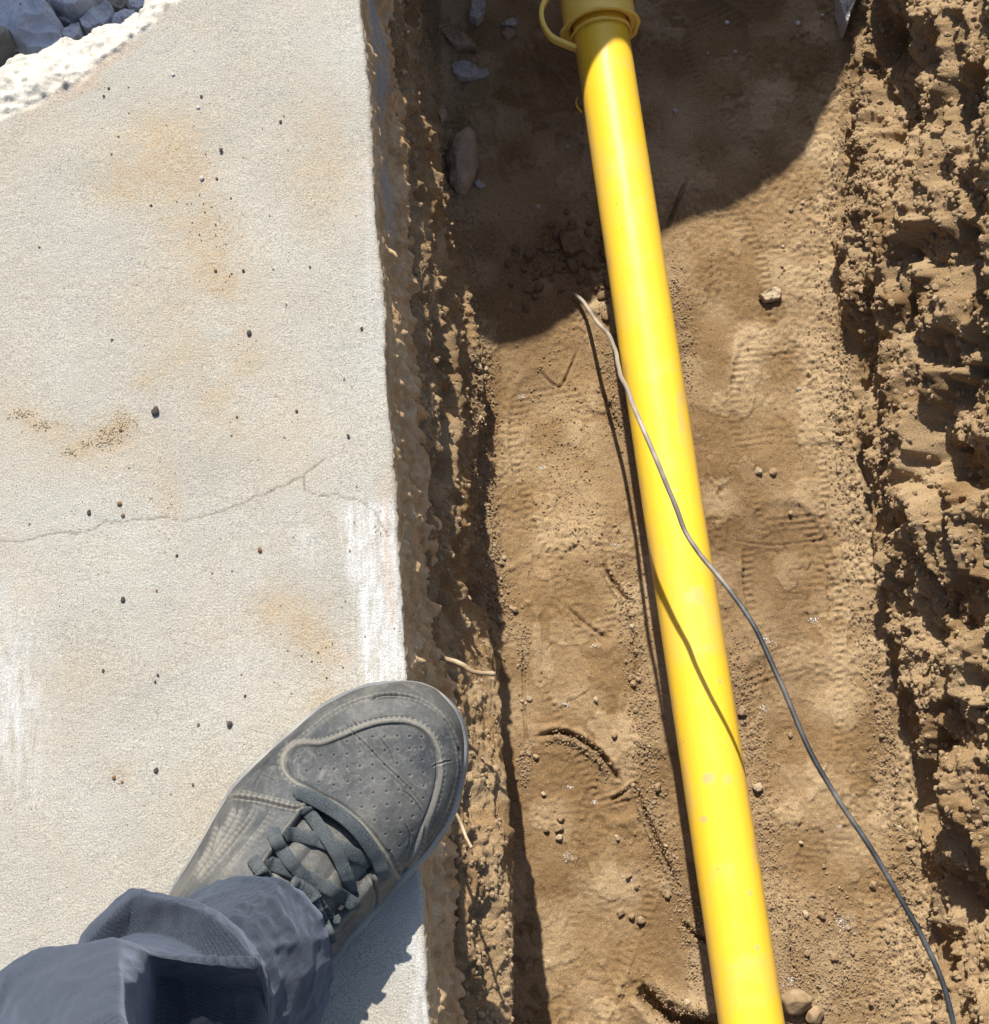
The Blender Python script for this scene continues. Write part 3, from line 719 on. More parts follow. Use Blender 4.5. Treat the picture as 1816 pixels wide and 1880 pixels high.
for cx, cy, rx_, ry_, st in [(1098, 388, 4, 9, 1), (1276, 1095, 22, 20, .5), (1240, 900, 4, 3, .9), (1322, 1250, 4, 3, .8), (1165, 210, 3, 3, .8), (1390, 1740, 4, 4, .7), (1350, 1700, 3, 2, .7), (1205, 620, 3, 4, .6), (1300, 1190, 12, 8, .35), (1300, 1430, 15, 10, .7), (1338, 1432, 12, 8, .4), (1292, 1504, 9, 7, .8), (1342, 1590, 5, 3, 1), (1377, 1640, 6, 6, .5), (1376, 1660, 4, 5, .5), (1187, 330, 5, 60, .0), (1250, 760, 8, 60, .4), (1095, 560, 6, 80, .3), (1388, 1560, 6, 40, .4)]:
    dd = ((qx-cx)/rx_)**2+((qy-cy)/ry_)**2
    mud = np.maximum(mud, st*np.clip(1.3-dd+.9*vnoise(V, .006, int(cx)), 0, 1)*up)
fl_ = 1-np.clip(((V-PA)-np.outer((V-PA)@PD, PD))[:, 2]/RP, -1, 1); mud = np.maximum(mud, .55*sstep(.30, .75, fl_)*np.clip(.4+.8*vnoise(V, (.02, .07, .02), 17)+.5*vnoise(V, .012, 18), 0, 1))
mud = np.maximum(mud, .16*sstep(.2, .7, vnoise(V, .05, 7)+.4*vnoise(V, .012, 8)))
o = mesh_from('pipe_body', V-PA, F, M_pipe, {'mud': mud}, parent=pipe)
def ring_part(name, L0, L1, rf, n=90, parent=pipe, sh=None, nL=24, label=None):
    V, F = tube_grid(PA, PD, L0, L1, nL, n, rf, sh)
    o = mesh_from(name, V-PA, F, M_pipe, {'mud': np.zeros(len(V))}, parent=parent)
    if label: o['label'] = label
    return o
# L grows toward the viewer's feet; socket lies at negative L
Ld = np.linalg.norm(P(1102, 50, -.393)-PA)
soc = -Ld
def socket_r(L, A):
    k = np.where(L < soc-.001, .0362, .0362)
    return k+.0006*np.sin(3*A)
prof_s = np.r_[np.linspace(-.30, soc, 40)]
V, F = tube_grid(PA, PD, 0, 0, prof_s, 96, socket_r)
# close the mouth of the socket inward
V2, F2 = tube_grid(PA, PD, 0, 0, np.array([soc, soc+.0008, soc+.0004, soc-.008]), 96, lambda L, A: np.interp(np.arange(4), [0, 1, 2, 3], [.0362, .0345, .0305, .0290])[:, None]+0*A)
Vs = np.vstack([V, V2]); Fs = np.vstack([F, F2+len(V)])
socket = mesh_from('socket', Vs-PA, Fs, M_socket, {'mud': np.zeros(len(Vs))}, parent=pipe)
# wavy torn lip round the mouth
def lip(nm, Lc, r0, r1, th_, sd, amp, par):
    nA = 120; a = np.arange(nA)*2*np.pi/nA
    s_ = np.cross(PD, [0, 0, 1.]); s_ /= np.linalg.norm(s_); u_ = np.cross(s_, PD)
    V = []
    wav = amp*(np.sin(2*a+sd)+.6*np.sin(3*a+1.7*sd)+.35*np.sin(7*a+sd*3)); ext = 1+.35*np.sin(2*a+sd*2.2)+.2*np.sin(5*a+sd)+.12*np.sin(13*a)
    ring = [(-th_, 0), (-th_*.8, .6), (-th_*.2, 1.0), (th_*.5, 1.03), (th_*.9, .7), (th_, 0), (0, -.15)]
    for dl, rr in ring:
        r = r0+(r1-r0)*rr*np.clip(ext, .3, 2)
        V.append(PA+(Lc+dl+wav*np.clip(rr, 0, 1))[:, None]*PD+r[:, None]*(np.cos(a)[:, None]*s_+np.sin(a)[:, None]*u_))
    V = np.concatenate(V); F = grid_faces(len(ring), nA, True)
    return mesh_from(nm, V-PA, F, M_socket, {'mud': np.zeros(len(V))}, parent=par)
lip('lip', soc+.001, .0358, .0392, .0014, 0.7, .0016, socket)
lip('collar', soc+.0085, .0285, .0318, .0012, 2.3, .0010, socket)
# pull ring: flat strap looping out of the left side
rp = smooth_poly([tuple(P(x, y, z)) for x, y, z in [(1066, 92, -.393), (1040, 82, -.389), (1012, 68, -.383), (996, 42, -.377), (995, 16, -.375), (1007, -6, -.377), (1030, -24, -.383), (1056, -32, -.389)]], 60)
sq = np.array([(math.copysign(abs(math.cos(t))**.5, math.cos(t)), math.copysign(abs(math.sin(t))**.5, math.sin(t))) for t in np.linspace(0, 2*math.pi, 17)[:-1]])
V, F = sweep(rp, np.full(60, 1.0), sq*np.array([.0026, .0050]))
mesh_mixed('pull_ring', V-PA, F, M_socket, pipe, {'mud': np.zeros(len(V))})
# curled burr on the left flank
cb = smooth_poly([tuple(P(x, y, z)) for x, y, z in [(1068, 206, -.407), (1060, 196, -.404), (1058, 186, -.400), (1061, 178, -.395)]], 16)
V, F = sweep(cb, np.linspace(.0016, .0004, 16), CIRC(8)); mesh_mixed('burr', V-PA, F, M_pipe, pipe, {'mud': np.zeros(len(V))})

# ------------------------------------------------------------------ wire
wp = [(1052, 538, -.524), (1068, 551, -.519), (1078, 563, -.508), (1092, 585, -.475), (1106, 602, -.445), (1120, 618, -.415), (1129, 642, -.385), (1137, 680, -.34), (1150, 712, -.30), (1170, 762, -.262), (1205, 842, -.250), (1240, 928, -.252), (1258, 975, -.252),
      (1280, 1010, -.246), (1305, 1042, -.240), (1345, 1092, -.232), (1378, 1138, -.226), (1405, 1190, -.222), (1440, 1270, -.215), (1472, 1348, -.210), (1505, 1412, -.205), (1548, 1480, -.20), (1590, 1544, -.195), (1640, 1625, -.19), (1688, 1712, -.185), (1728, 1800, -.18), (1752, 1885, -.18), (1768, 1990, -.19), (1800, 2300, -.3)]
path = smooth_poly([tuple(P(x, y, z+.017*float(sstep(560, 800, y))*(y > 560))) for x, y, z in wp], 420)
path = path+.0006*np.stack([vnoise(path, .03, 1), vnoise(path, .03, 2), vnoise(path, .03, 3)], -1)
V, F = sweep(path, np.full(420, .0021)*(1+.06*vnoise(path, .01, 9)), CIRC(12))
arc = np.repeat(np.linspace(0, 1, 420), 12); arc = np.r_[arc, 0, 1]
du = np.clip(sstep(.52, .30, arc)*.65+.5*np.clip(vnoise(V, .04, 4)+.6*vnoise(V, .008, 5), 0, 1)*sstep(.8, .4, arc), 0, 1)
o = mesh_mixed('wire', V, F, M_wire, attrs={'dust': du}); tag(o, 'thin black wire with dusty grey sheath arching over the yellow pipe', 'wire')

# ------------------------------------------------------------------ roots sticking out of the left bank
for pts, r0, lb in [([(770, 1200, -.20), (797, 1207, -.19), (825, 1211, -.185), (850, 1222, -.18), (872, 1234, -.178), (910, 1238, -.175)], .0021, 'pale dry root sticking out of the left bank above the shoe tip'),
                    ([(822, 1470, -.15), (834, 1490, -.13), (846, 1512, -.118), (853, 1530, -.112), (860, 1545, -.108), (867, 1557, -.105)], .0014, 'short broken root end poking out of the bank right of the shoe')]:
    pp = smooth_poly([tuple(P(*a)) for a in pts], 60); pp += .0007*np.stack([vnoise(pp, .008, 1), vnoise(pp, .008, 2), vnoise(pp, .008, 3)], -1)
    V, F = sweep(pp, r0*(1.0-.15*np.linspace(0, 1, 60)+.12*vnoise(pp, .006, 4)), CIRC(12)); o = mesh_mixed('root', V, F, M_wood); tag(o, lb, 'root')

# ------------------------------------------------------------------ single stones in the trench
def stone(name, pts, thick, seed, mat, label, dz=0.0, z=None, cat='stone', **kw):
    cx = sum(a for a, b in pts)/len(pts); cy = sum(b for a, b in pts)/len(pts)
    z0 = float(on_ground(cx, cy)[2])+thick*.5+dz if z is None else z
    return add_rock_outline(name, pts, z0, thick, seed, mat, label, cat, **kw)
stone('stone', [(828, 122), (834, 113), (848, 110), (862, 112), (876, 120), (884, 127), (878, 136), (862, 141), (840, 140), (830, 134)], .014, 401, M_grey, 'pitted grey flat stone on the shaded trench floor', .002)
stone('stone', [(852, 143), (866, 136), (880, 127), (894, 124), (900, 134), (890, 143), (872, 146)], .007, 403, M_grey, 'bluish pointed flake tucked under the pitted grey flat stone', .001)
stone('stone', [(808, 50), (822, 54), (840, 58), (856, 64), (872, 78), (876, 86), (860, 84), (842, 86), (824, 78), (816, 66)], .014, 405, M_cob, 'brown angular stone with a thin upper edge, top left in the shade', .002)
stone('stone', [(918, 42), (928, 36), (944, 33), (952, 38), (946, 46), (928, 48)], .009, 407, M_grey, 'small flat grey stone near the pull ring of the pipe', .001)
stone('stone', [(922, 58), (930, 50), (944, 52), (950, 60), (942, 70), (930, 74)], .009, 409, M_cob, 'small brown stone just below the flat grey one near the pull ring', 0)
stone('stone', [(868, -12), (888, -14), (892, 6), (888, 26), (876, 36), (862, 28), (864, 6)], .02, 411, M_grey, 'upright grey brown stone at the top edge left of the pipe', .004)
stone('stone', [(752, 22), (764, 18), (774, 26), (772, 38), (760, 42), (754, 34)], .012, 413, M_cob, 'small pale stone set in the left bank at the top', 0)
V, F = rock_mesh(5, (.019, .040, .028), 77, 4, .88, .07)
o = mesh_from('cobble', V, F, M_cob); w_ = on_ground(852, 300); o.location = (w_[0]-.002, w_[1]-.003, w_[2]+.006); o.rotation_euler = (0, .15, -.10); tag(o, 'large long cobble half buried against the left bank in the shade', 'cobble')
stone('stone', [(872, 334), (880, 330), (892, 340), (884, 346), (874, 342)], .006, 415, M_grey, 'small pale chip beside the lower end of the large cobble', 0)
stone('stone', [(802, 198), (812, 192), (822, 202), (818, 216), (808, 218), (800, 208)], .013, 417, M_cob, 'squarish stone above the large cobble', 0)
stone('stone', [(1026, 432), (1040, 422), (1058, 424), (1068, 436), (1066, 456), (1050, 466), (1034, 460), (1028, 446)], .014, 419, M_clodd, 'largest flat soil lump in the shaded heap left of the pipe', 0, cat='clod')
stone('stone', [(1396, 540), (1404, 534), (1420, 528), (1436, 525), (1434, 534), (1432, 548), (1420, 553), (1404, 550)], .011, 421, M_clodp, 'pale half-moon stone on the trodden floor right of the pipe', .001)
add_round('stone', 1735, 1772, None, (.008, .0115, .009), (0, 0, .5), 31, M_clodp, 'smooth pale stone beside the wire at the lower right', 'stone', cut=.9, rough=.02, sink=.15)
add_round('cobble', 1492, 1862, None, (.0100, .0095, .008), (0, .2, .4), 33, M_clod, 'round soil-covered cobble at the bottom edge right of the pipe', 'cobble', cut=.85, rough=.03, sink=.1)
add_round('cobble', 1458, 1838, None, (.0165, .0125, .012), (0, -.2, .2), 34, M_clod, 'larger soil-covered cobble touching the pipe at the bottom edge', 'cobble', cut=.8, rough=.04, sink=.2)
stone('stone', [(1538, -40), (1568, -40), (1570, 4), (1560, 30), (1555, 52), (1546, 30), (1540, 6)], .03, 431, M_grey, 'grey stone blade standing at the foot of the right bank', .02)
for k, (x, y, r) in enumerate([(1335, 42, 5), (1465, 43, 5), (1240, 205, 6), (1510, 28, 3.5), (1042, 270, 4), (989, 380, 5.5), (1350, 95, 4), (1300, 98, 3)]):
    lb = ['white pebble nearest the top edge in the shade right of the pipe', 'white pebble on the shaded floor by the right bank', 'rounded pebble close to the right side of the pipe in the shade', 'tiny white pebble at the foot of the right bank near the top edge',
          'tiny pebble left of the pipe in the shade', 'pale pebble above the shaded heap of soil lumps', 'speckled pebble on the shaded floor below the white ones', 'tiny grey pebble beside the speckled one'][k]
    s_ = r/1700
    add_round('pebble', x, y, None, (s_, s_*.8, s_*.7), (0, 0, k), 500+k, M_wht if k in (0, 1, 3) else M_grey, lb, 'pebble', sub=3, cut=.85)

# named crumbs that stand out on the sunlit floor
cl = [(1392, 866, 7.5, 'larger of the two clods lying side by side right of the pipe'), (1419, 866, 7, 'smaller right hand one of the two clods side by side right of the pipe'), (1451, 943, 5.5, 'lone clod below the pair of clods right of the pipe'),
      (1127, 1350, 6.5, 'lone round clod between the curved crack and the pipe'), (1133, 1538, 5, 'lone round clod left of the pipe below the forked crack'), (1207, 1445, 9, 'big round clod with a dark shadow beside the pipe'),
      (1163, 1442, 6, 'clod at the fork of the crack'), (984, 1390, 5.5, 'clod on the edge of the boot shaped shadow'), (998, 1458, 5, 'small clod inside the curved crack near the shadow edge'),
      (1029, 1502, 6, 'topmost clod of the cluster near the shadow edge'), (1026, 1520, 7, 'middle clod of the cluster near the shadow edge'), (1003, 1523, 6.5, 'left clod of the cluster near the shadow edge'), (1027, 1538, 7, 'lowest clod of the cluster near the shadow edge'),
      (1154, 1608, 6, 'clod right above a white speck left of the pipe'), (1168, 1628, 5, 'small pale clod below the one above a white speck'), (1225, 1645, 6, 'clod beside the row of crumbs along the lower pipe'),
      (1478, 1678, 6.5, 'clod at the front of the heel print right of the pipe'), (1481, 1750, 6.5, 'clod in the middle of the heel print right of the pipe'), (1532, 1757, 8, 'big clod right of the heel print'), (1508, 1680, 7, 'clod on the rim of the heel print'),
      (1470, 1548, 5, 'lone clod left of the wire lower right'), (1603, 1625, 8, 'big clod with a dark shadow left of the wire'), (1672, 1550, 8, 'pale clod right of the wire'), (1512, 1590, 5, 'small dark clod between pipe and wire'),
      (1390, 1445, 9, 'big clod against the right flank of the pipe'), (1362, 1305, 9, 'round clod under the right flank of the pipe'), (1450, 1350, 6, 'flat clod just left of the wire'), (1600, 1840, 7, 'clod near the bottom edge in the lower right'),
      (1094, 1285, 5, 'pebble above the curved crack'), (1157, 1245, 6, 'upper clod of the small group left of the pipe'), (1163, 1256, 7, 'lower clod of the small group left of the pipe'), (1172, 1248, 5, 'right clod of the small group left of the pipe'),
      (918, 1137, 8, 'clod in the crumbs below the shaded left bank'), (945, 1120, 6, 'small clod right of the crumbs along the left bank'), (912, 1200, 7, 'pale clod just above the dry root'), (1230, 1835, 7, 'clod on the rim of the dark hollow at the bottom'), (1262, 1840, 6, 'smaller clod beside the one on the rim of the dark hollow'),
      (1140, 1675, 8, 'left clod of the row of three left of the lower pipe'), (1160, 1682, 7, 'middle clod of the row of three left of the lower pipe'), (1176, 1690, 8, 'right clod of the row of three left of the lower pipe')]
for k, (x, y, r, lb) in enumerate(cl):
    s_ = r/1760; V, F = rock_mesh(4, (s_*(1+.25*math.sin(k*2.1)), s_*.95, s_*.8), 700+k, 9, .74, .10)
    o = mesh_from('clod', V, F, M_clodp if k % 4 == 0 else M_clod); w_ = on_ground(x, y); o.location = (w_[0], w_[1], w_[2]+s_*.55); o.rotation_euler = (0, 0, k*1.3); tag(o, lb, 'clod', 'clods standing out on the trench floor')

# countable crumbs of the same look, copied
protos = {}
def crumb_proto(key, mat, seed, sub=2):
    V, F = rock_mesh(sub, (1, .85, .7), seed, 9, .70, .12); me = mesh_from('crumb', V, F, mat); protos[key] = me.data; bpy.data.objects.remove(me); return protos[key]
PM = [crumb_proto(('c', k), M_clod if k < 5 else M_clodp, 900+k, 3) for k in range(7)]
PMD = [crumb_proto(('d', k), M_clodd, 950+k, 3) for k in range(4)]
def place_crumb(data, x, y, r, label, group, name='clod', cat='clod', z=None, scale=1760.):
    o = bpy.data.objects.new(name, data); sc.collection.objects.link(o); s_ = r/scale
    w_ = on_ground(x, y) if z is None else P(x, y, z)
    o.location = (w_[0], w_[1], w_[2]+s_*.3); o.scale = (s_*random.uniform(.8, 1.2), s_*random.uniform(.8, 1.2), s_*random.uniform(.7, 1)); o.rotation_euler = (random.uniform(-.4, .4), random.uniform(-.4, .4), random.uniform(0, 6.2))
    return tag(o, label, cat, group)
groups = [('shaded soil lump in the dark heap left of the pipe', 'soil lumps heaped in the shade left of the pipe', 60, [(955, 480), (1000, 500), (1040, 480), (1085, 430), (1080, 500), (1100, 520), (975, 540), (1010, 470), (1050, 440)], 26, (6, 17)),
          ('small round crumb in the curved row right of the pipe', 'crumbs in a curved row', 16, [(1470, 370), (1455, 385), (1447, 410), (1442, 425), (1440, 450), (1437, 480), (1432, 505)], 6, (2.5, 6)),
          ('crumb of dry soil at the foot of the right bank', 'crumbs along the right bank', 60, [(1560, 820), (1545, 900), (1575, 930), (1590, 1000), (1590, 1060), (1605, 1120), (1620, 1330), (1640, 1420), (1650, 1500), (1660, 1560), (1690, 1650)], 34, (3, 8)),
          ('crumb of dry soil scattered at the lower right between pipe and wire', 'crumbs scattered lower right', 46, [(1430, 1700), (1480, 1760), (1540, 1790), (1600, 1700), (1560, 1840), (1650, 1800), (1500, 1640), (1440, 1760)], 60, (2.5, 6)),
          ('crumb of dry soil in the strip left of the pipe', 'crumbs left of the pipe', 60, [(1150, 1110), (1165, 1180), (1175, 1300), (1185, 1390), (1200, 1470), (1215, 1560), (1245, 1640), (1280, 1700), (1270, 1760), (970, 1210), (960, 1290), (965, 1380)], 14, (2.5, 6)),
          ('crumb of dry soil at the foot of the left bank', 'crumbs along the left bank', 50, [(885, 690), (880, 770), (890, 960), (900, 1010), (915, 1070), (925, 1110), (900, 1050)], 18, (2.5, 6))]
for lb, gp, n, cs, sp, (r0, r1) in groups:
    for k in range(n):
        c = cs[k % len(cs)]; place_crumb(random.choice(PMD if sp == 26 else PM), c[0]+random.gauss(0, sp*.6), c[1]+random.gauss(0, sp), random.uniform(r0, r1)**1.0 if random.random() < .25 else r0+random.random()*(r1-r0)*.4, lb, gp)

# uncountable loose grains: one object per mesh heap
def grains(name, pts, rad, mat, seed, zfun, lift=.35):
    V0, F0 = ICO[1]; r = np.random.default_rng(seed); n = len(pts); m = len(V0)
    var = 24; shapes = np.array([V0*(1+.35*(r.random((m, 1))-.5))*(.7+.6*r.random(3)) for _ in range(var)])
    an = r.random(n)*6.283; ca, sa = np.cos(an), np.sin(an)
    S = shapes[r.integers(0, var, n)]*rad[:, None, None]
    X = S[..., 0]*ca[:, None]-S[..., 1]*sa[:, None]; Yv = S[..., 0]*sa[:, None]+S[..., 1]*ca[:, None]; Z = S[..., 2]*.8
    V = np.stack([X+pts[:, 0:1], Yv+pts[:, 1:2], Z+(pts[:, 2]+rad*lift)[:, None]], -1).reshape(-1, 3)
    F = (F0[None]+(np.arange(n)*m)[:, None, None]).reshape(-1, 3)
    return mesh_from(name, V, F, mat, smooth=False)
def zone(cs, n, sx, sy):
    cs = np.array(smooth_poly(cs, 60)) if len(cs) > 2 else np.array(cs)
    i = RNG.integers(0, len(cs), n); return cs[i]+np.stack([RNG.normal(0, sx, n), RNG.normal(0, sy, n)], -1)
Z_ = [zone([(888, 640), (880, 800), (890, 950), (905, 1080), (930, 1150)], 3600, 16, 22), zone([(1550, 300), (1545, 600), (1565, 850), (1600, 1050), (1620, 1250), (1660, 1500), (1700, 1750), (1730, 1880)], 9000, 26, 30),
      zone([(1180, 640), (1170, 760), (1165, 860)], 500, 12, 30), zone([(1125, 660), (1140, 760)], 700, 14, 25), zone([(1140, 1040), (1165, 1180), (1185, 1350), (1200, 1500), (1250, 1650), (1290, 1790)], 3200, 16, 22),
      zone([(962, 1190), (963, 1400)], 700, 6, 20), zone([(1240, 520), (1250, 620), (1260, 700)], 900, 12, 30), zone([(1350, 1200), (1375, 1330), (1395, 1450), (1410, 1560), (1440, 1720), (1470, 1850)], 2600, 18, 30),
      zone([(950, 440), (1000, 520), (1090, 470)], 1600, 40, 40), zone([(1010, 1350), (1080, 1375), (1120, 1430)], 500, 8, 8), zone([(1190, 1820), (1240, 1860), (1300, 1870)], 700, 14, 14), zone([(1000, 700), (1040, 900), (1080, 1000)], 900, 40, 60),
      zone([(1450, 1700), (1560, 1780), (1640, 1840)], 3400, 70, 60), zone([(1560, 100), (1560, 300), (1600, 350)], 900, 14, 60), zone([(850, 200), (845, 330), (870, 480), (880, 600)], 900, 12, 30), zone([(830, 60), (900, 120)], 500, 50, 50),
      np.stack([RNG.uniform(800, 1650, 9000), RNG.uniform(-10, 1890, 9000)], -1)]
pz = np.concatenate(Z_); w3 = on_ground(pz[:, 0], pz[:, 1]); rr = .00042+.00105*RNG.random(len(pz))**3
ok = (w3[:, 2] < -.35); rr[-9000:] *= .62
grains_o = grains('loose_soil', w3[ok], rr[ok], M_clod, 5, None); tag(grains_o, 'loose grains and crumbs of dry soil strewn over the trench floor', 'loose soil', kind='stuff')
# crumbs stuck on the dug banks
sel = RNG.integers(0, GR.shape[0], 42000); cj = RNG.integers(int(GR.shape[1]*.62), GR.shape[1]-45, 42000)
wb = GR[sel, cj]; okb = (wb[:, 1] > -.3) & (wb[:, 1] < 1.0) & (wb[:, 2] > ZF-.01)
bank = grains('bank_crumbs', wb[okb], .0005+.0030*RNG.random(okb.sum())**3.6, M_clod, 6, None, .1); tag(bank, 'loose crumbs of soil clinging to the dug right bank', 'loose soil', kind='stuff')
sel = RNG.integers(0, GR.shape[0], 10000); cj = RNG.integers(50, 255, 10000)
wb = GR[sel, cj]; okb = (wb[:, 1] > -.3) & (wb[:, 1] < 1.0) & ((wb[:, 1] > .2) | (cj < 120))
bank = grains('bank_crumbs', wb[okb], .0005+.0024*RNG.random(okb.sum())**3.0, M_clod, 16, None, .1); tag(bank, 'loose crumbs of soil clinging to the left bank under the slab', 'loose soil', kind='stuff')
# pale plaster-like specks on the floor
sp = [(1040, 1292, 5), (1048, 1445, 4), (1043, 1572, 9), (1550, 1700, 13), (1545, 1690, 8), (1450, 1802, 11), (1495, 1140, 9), (1405, 1175, 10), (1150, 1612, 7), (958, 728, 5), (1090, 1185, 4), (1092, 1472, 4), (1540, 1517, 3.5), (995, 858, 4), (1128, 1000, 5), (1403, 1300, 6), (1470, 715, 5), (1185, 655, 3)]
ptz = []
for x, y, r in sp:
    n = int(r*5); ptz.append(np.stack([RNG.normal(x, r*.7, n), RNG.normal(y, r*.5, n)], -1))
ptz = np.concatenate(ptz); w3 = on_ground(ptz[:, 0], ptz[:, 1]); o = grains('plaster_specks', w3, .00025+.0006*RNG.random(len(w3))**2, M_wht, 8, None, -.1); tag(o, 'crushed white plaster specks pressed into the trench floor', 'plaster specks', kind='stuff')

# ------------------------------------------------------------------ pebbles and sand on the slab
sp_ = [(286, 756, 9.5, 'd', 'largest black pebble on the slab, with crumbs round it'), (458, 612, 6, 'd', 'dark pebble on the slab with a grey top, above the middle'), (371, 328, 5.5, 'g', 'grey oval pebble on the slab below the brown stain'), (396, 497, 4, 'b', 'brown crumb on the long tan stain of the slab'),
       (640, 801, 4, 'd', 'tiny dark pebble near the slab edge level with the black pebble'), (164, 941, 5, 'd', 'dark pebble left of the pair above the crack'), (220, 925, 6, 'b', 'upper brown clod of the pair just above the crack'), (226, 946, 5, 'b', 'lower brown clod of the pair just above the crack'),
       (477, 1010, 5, 'r', 'reddish flake on the slab below the crack'), (226, 1101, 5.5, 'd', 'dark pebble below the crack on the left'), (422, 1330, 6, 'd', 'round dark pebble nearest the toe of the shoe'), (287, 1414, 5.5, 'd', 'upright dark splinter on the slab left of the shoe'),
       (205, 285, 4, 'd', 'small dark pebble on the left of the brown stain'), (364, 198, 5, 'w', 'white pebble on the slab near the top'), (318, 138, 4.5, 'w', 'white chip on the slab below the broken edge'), (406, 276, 4.5, 'd', 'upper dark chip right of the brown stain'), (398, 328, 3.5, 'b', 'tiny tan pebble right of the grey oval one'),
       (278, 378, 3.5, 'd', 'thin dark chip left of the tan streak'), (447, 497, 3.5, 'd', 'tiny dark chip right of the tan streak'), (569, 490, 3, 'r', 'tiny red crumb near the slab edge'), (515, 224, 3.5, 'd', 'tiny dark pebble in the upper right of the slab'), (200, 163, 3.2, 'd', 'upper of two tiny dark pebbles under the broken edge'), (191, 177, 3.2, 'd', 'lower of two tiny dark pebbles under the broken edge'),
       (370, 178, 3.5, 'd', 'tiny dark pebble just above the white one'), (73, 455, 4, 'b', 'brown crumb left part of the slab'), (545, 755, 3.5, 'd', 'tiny dark pebble left of the slab edge in the middle'), (206, 625, 3.5, 'd', 'tiny dark pebble on the left above the sandy patches'), (664, 603, 3.5, 'd', 'dark speck right by the slab edge'),
       (222, 790, 5, 'b', 'dark brown crumb on the right sandy patch'), (435, 765, 3, 'b', 'tiny brown crumb left of the middle'), (288, 1085, 3, 'r', 'tiny reddish crumb below the crack'), (325, 1020, 3.2, 'd', 'thin dark chip below the crack'), (354, 1440, 3, 'r', 'tiny red crumb left of the shoe'), (364, 1330, 3, 'r', 'tiny red crumb left of the round dark pebble'),
       (190, 1232, 4, 'd', 'thin dark splinter on the left lower slab'), (290, 1240, 3.2, 'd', 'tiny dark pebble on the lower slab'), (285, 1252, 3, 'd', 'tiny dark speck under the tiny dark pebble of the lower slab'), (210, 1428, 5, 'b', 'larger tan crumb of the small sandy cluster'), (225, 1436, 3.6, 'b', 'smaller tan crumb of the small sandy cluster'), (218, 252, 3.5, 'b', 'brown crumb at the left end of the brown stain'), (450, 1278, 3, 'd', 'dark speck above the toe of the shoe')]
mm = dict(d=M_dark, g=M_grey, b=M_brn, r=M_brn, w=M_wht)
for k, (x, y, r, c, lb) in enumerate(sp_):
    s_ = r/2790*.8; V, F = rock_mesh(3, (s_, s_*(1.3 if c in 'dgr' else .9), s_*.8), 1200+k, 5, .8, .06)
    o = mesh_from('pebble', V, F, mm[c]); w_ = P(x, y, 0); o.location = (w_[0], w_[1], s_*.5); o.rotation_euler = (0, 0, random.uniform(-.5, .5)); tag(o, lb, 'pebble', 'pebbles lying on the slab')
zz_ = [zone([(200, 800), (230, 770)], 420, 12, 12), zone([(40, 760), (80, 780)], 170, 12, 6), zone([(130, 830), (160, 815)], 90, 8, 5), zone([(275, 275), (330, 230), (300, 330), (260, 340)], 60, 35, 30), zone([(215, 1425), (220, 1435)], 26, 8, 6), zone([(400, 440), (410, 520)], 35, 14, 30), zone([(350, 380), (390, 420)], 60, 20, 14), zone([(550, 1170), (600, 1190)], 40, 35, 16), np.stack([RNG.uniform(0, 700, 350), RNG.uniform(150, 1500, 350)], -1), zone([(690, 980), (715, 1150)], 25, 8, 30)]
ps = np.concatenate(zz_); w3 = P(ps[:, 0], ps[:, 1], 0); ok = w3[:, 0] < slab_edge(w3[:, 1])-.004
o = grains('sand', w3[ok]+[0, 0, .0006], .00018+.00055*RNG.random(ok.sum())**3.0, M_clodp, 9, None, .05); tag(o, 'grains of tan sand scattered in patches over the slab', 'sand', kind='stuff')

# ------------------------------------------------------------------ person: shoe, laces, trouser leg
def cp(x, y): return (x/3.131+300, y/3.131+1230)          # coordinates noted from an enlargement of the shoe
ol = [(60, 1262), (150, 1110), (230, 970), (300, 842), (380, 712), (450, 622), (560, 512), (700, 388), (830, 272), (960, 182), (1100, 120), (1250, 85), (1380, 76), (1500, 94), (1600, 152), (1680, 240), (1720, 330), (1736, 440), (1727, 560), (1700, 700), (1655, 840), (1600, 935), (1520, 1052), (1400, 1180), (1200, 1400), (1060, 1565), (980, 1665)]
ZO = .022
olw = np.array([P(*cp(x, y), ZO)[:2] for x, y in ol])
heel = P(305, 1985, ZO)[:2]; toe = P(*cp(1480, 85), ZO)[:2]
AX = toe-heel; AX /= np.linalg.norm(AX); LX = np.array([-AX[1], AX[0]])      # LX points to the left side of the shoe
tip = max((olw@AX)); 
def loc(p): p = np.asarray(p); return tip-p[..., :2]@AX, p[..., :2]@LX
s_all, l_all = loc(olw)
nl = int(np.argmin(s_all))
left = sorted(zip(s_all[:nl+1], l_all[:nl+1])); right = sorted(zip(s_all[nl:], l_all[nl:]))
eL, eR = left[-1], right[-1]; cl_ = (eL[1]+eR[1])/2
hc = float(heel@LX)*.5+cl_*.5
left += [(eL[0]+.022, eL[1]*.75+(hc+.037)*.25), (max(.25, eL[0]+.045), hc+.038), (.275, hc+.031), (.288, hc+.022), (.2965, hc+.010), (.298, hc)]
right = [r_ for r_ in right if r_[0] < .19]+[(.215, hc-.034), (.24, hc-.0345), (.27, hc-.031), (.288, hc-.022), (.2965, hc-.010), (.298, hc)]
olp = smooth_poly([(s, l) for s, l in left]+[(s, l) for s, l in reversed(right)][1:-1], 700, True)
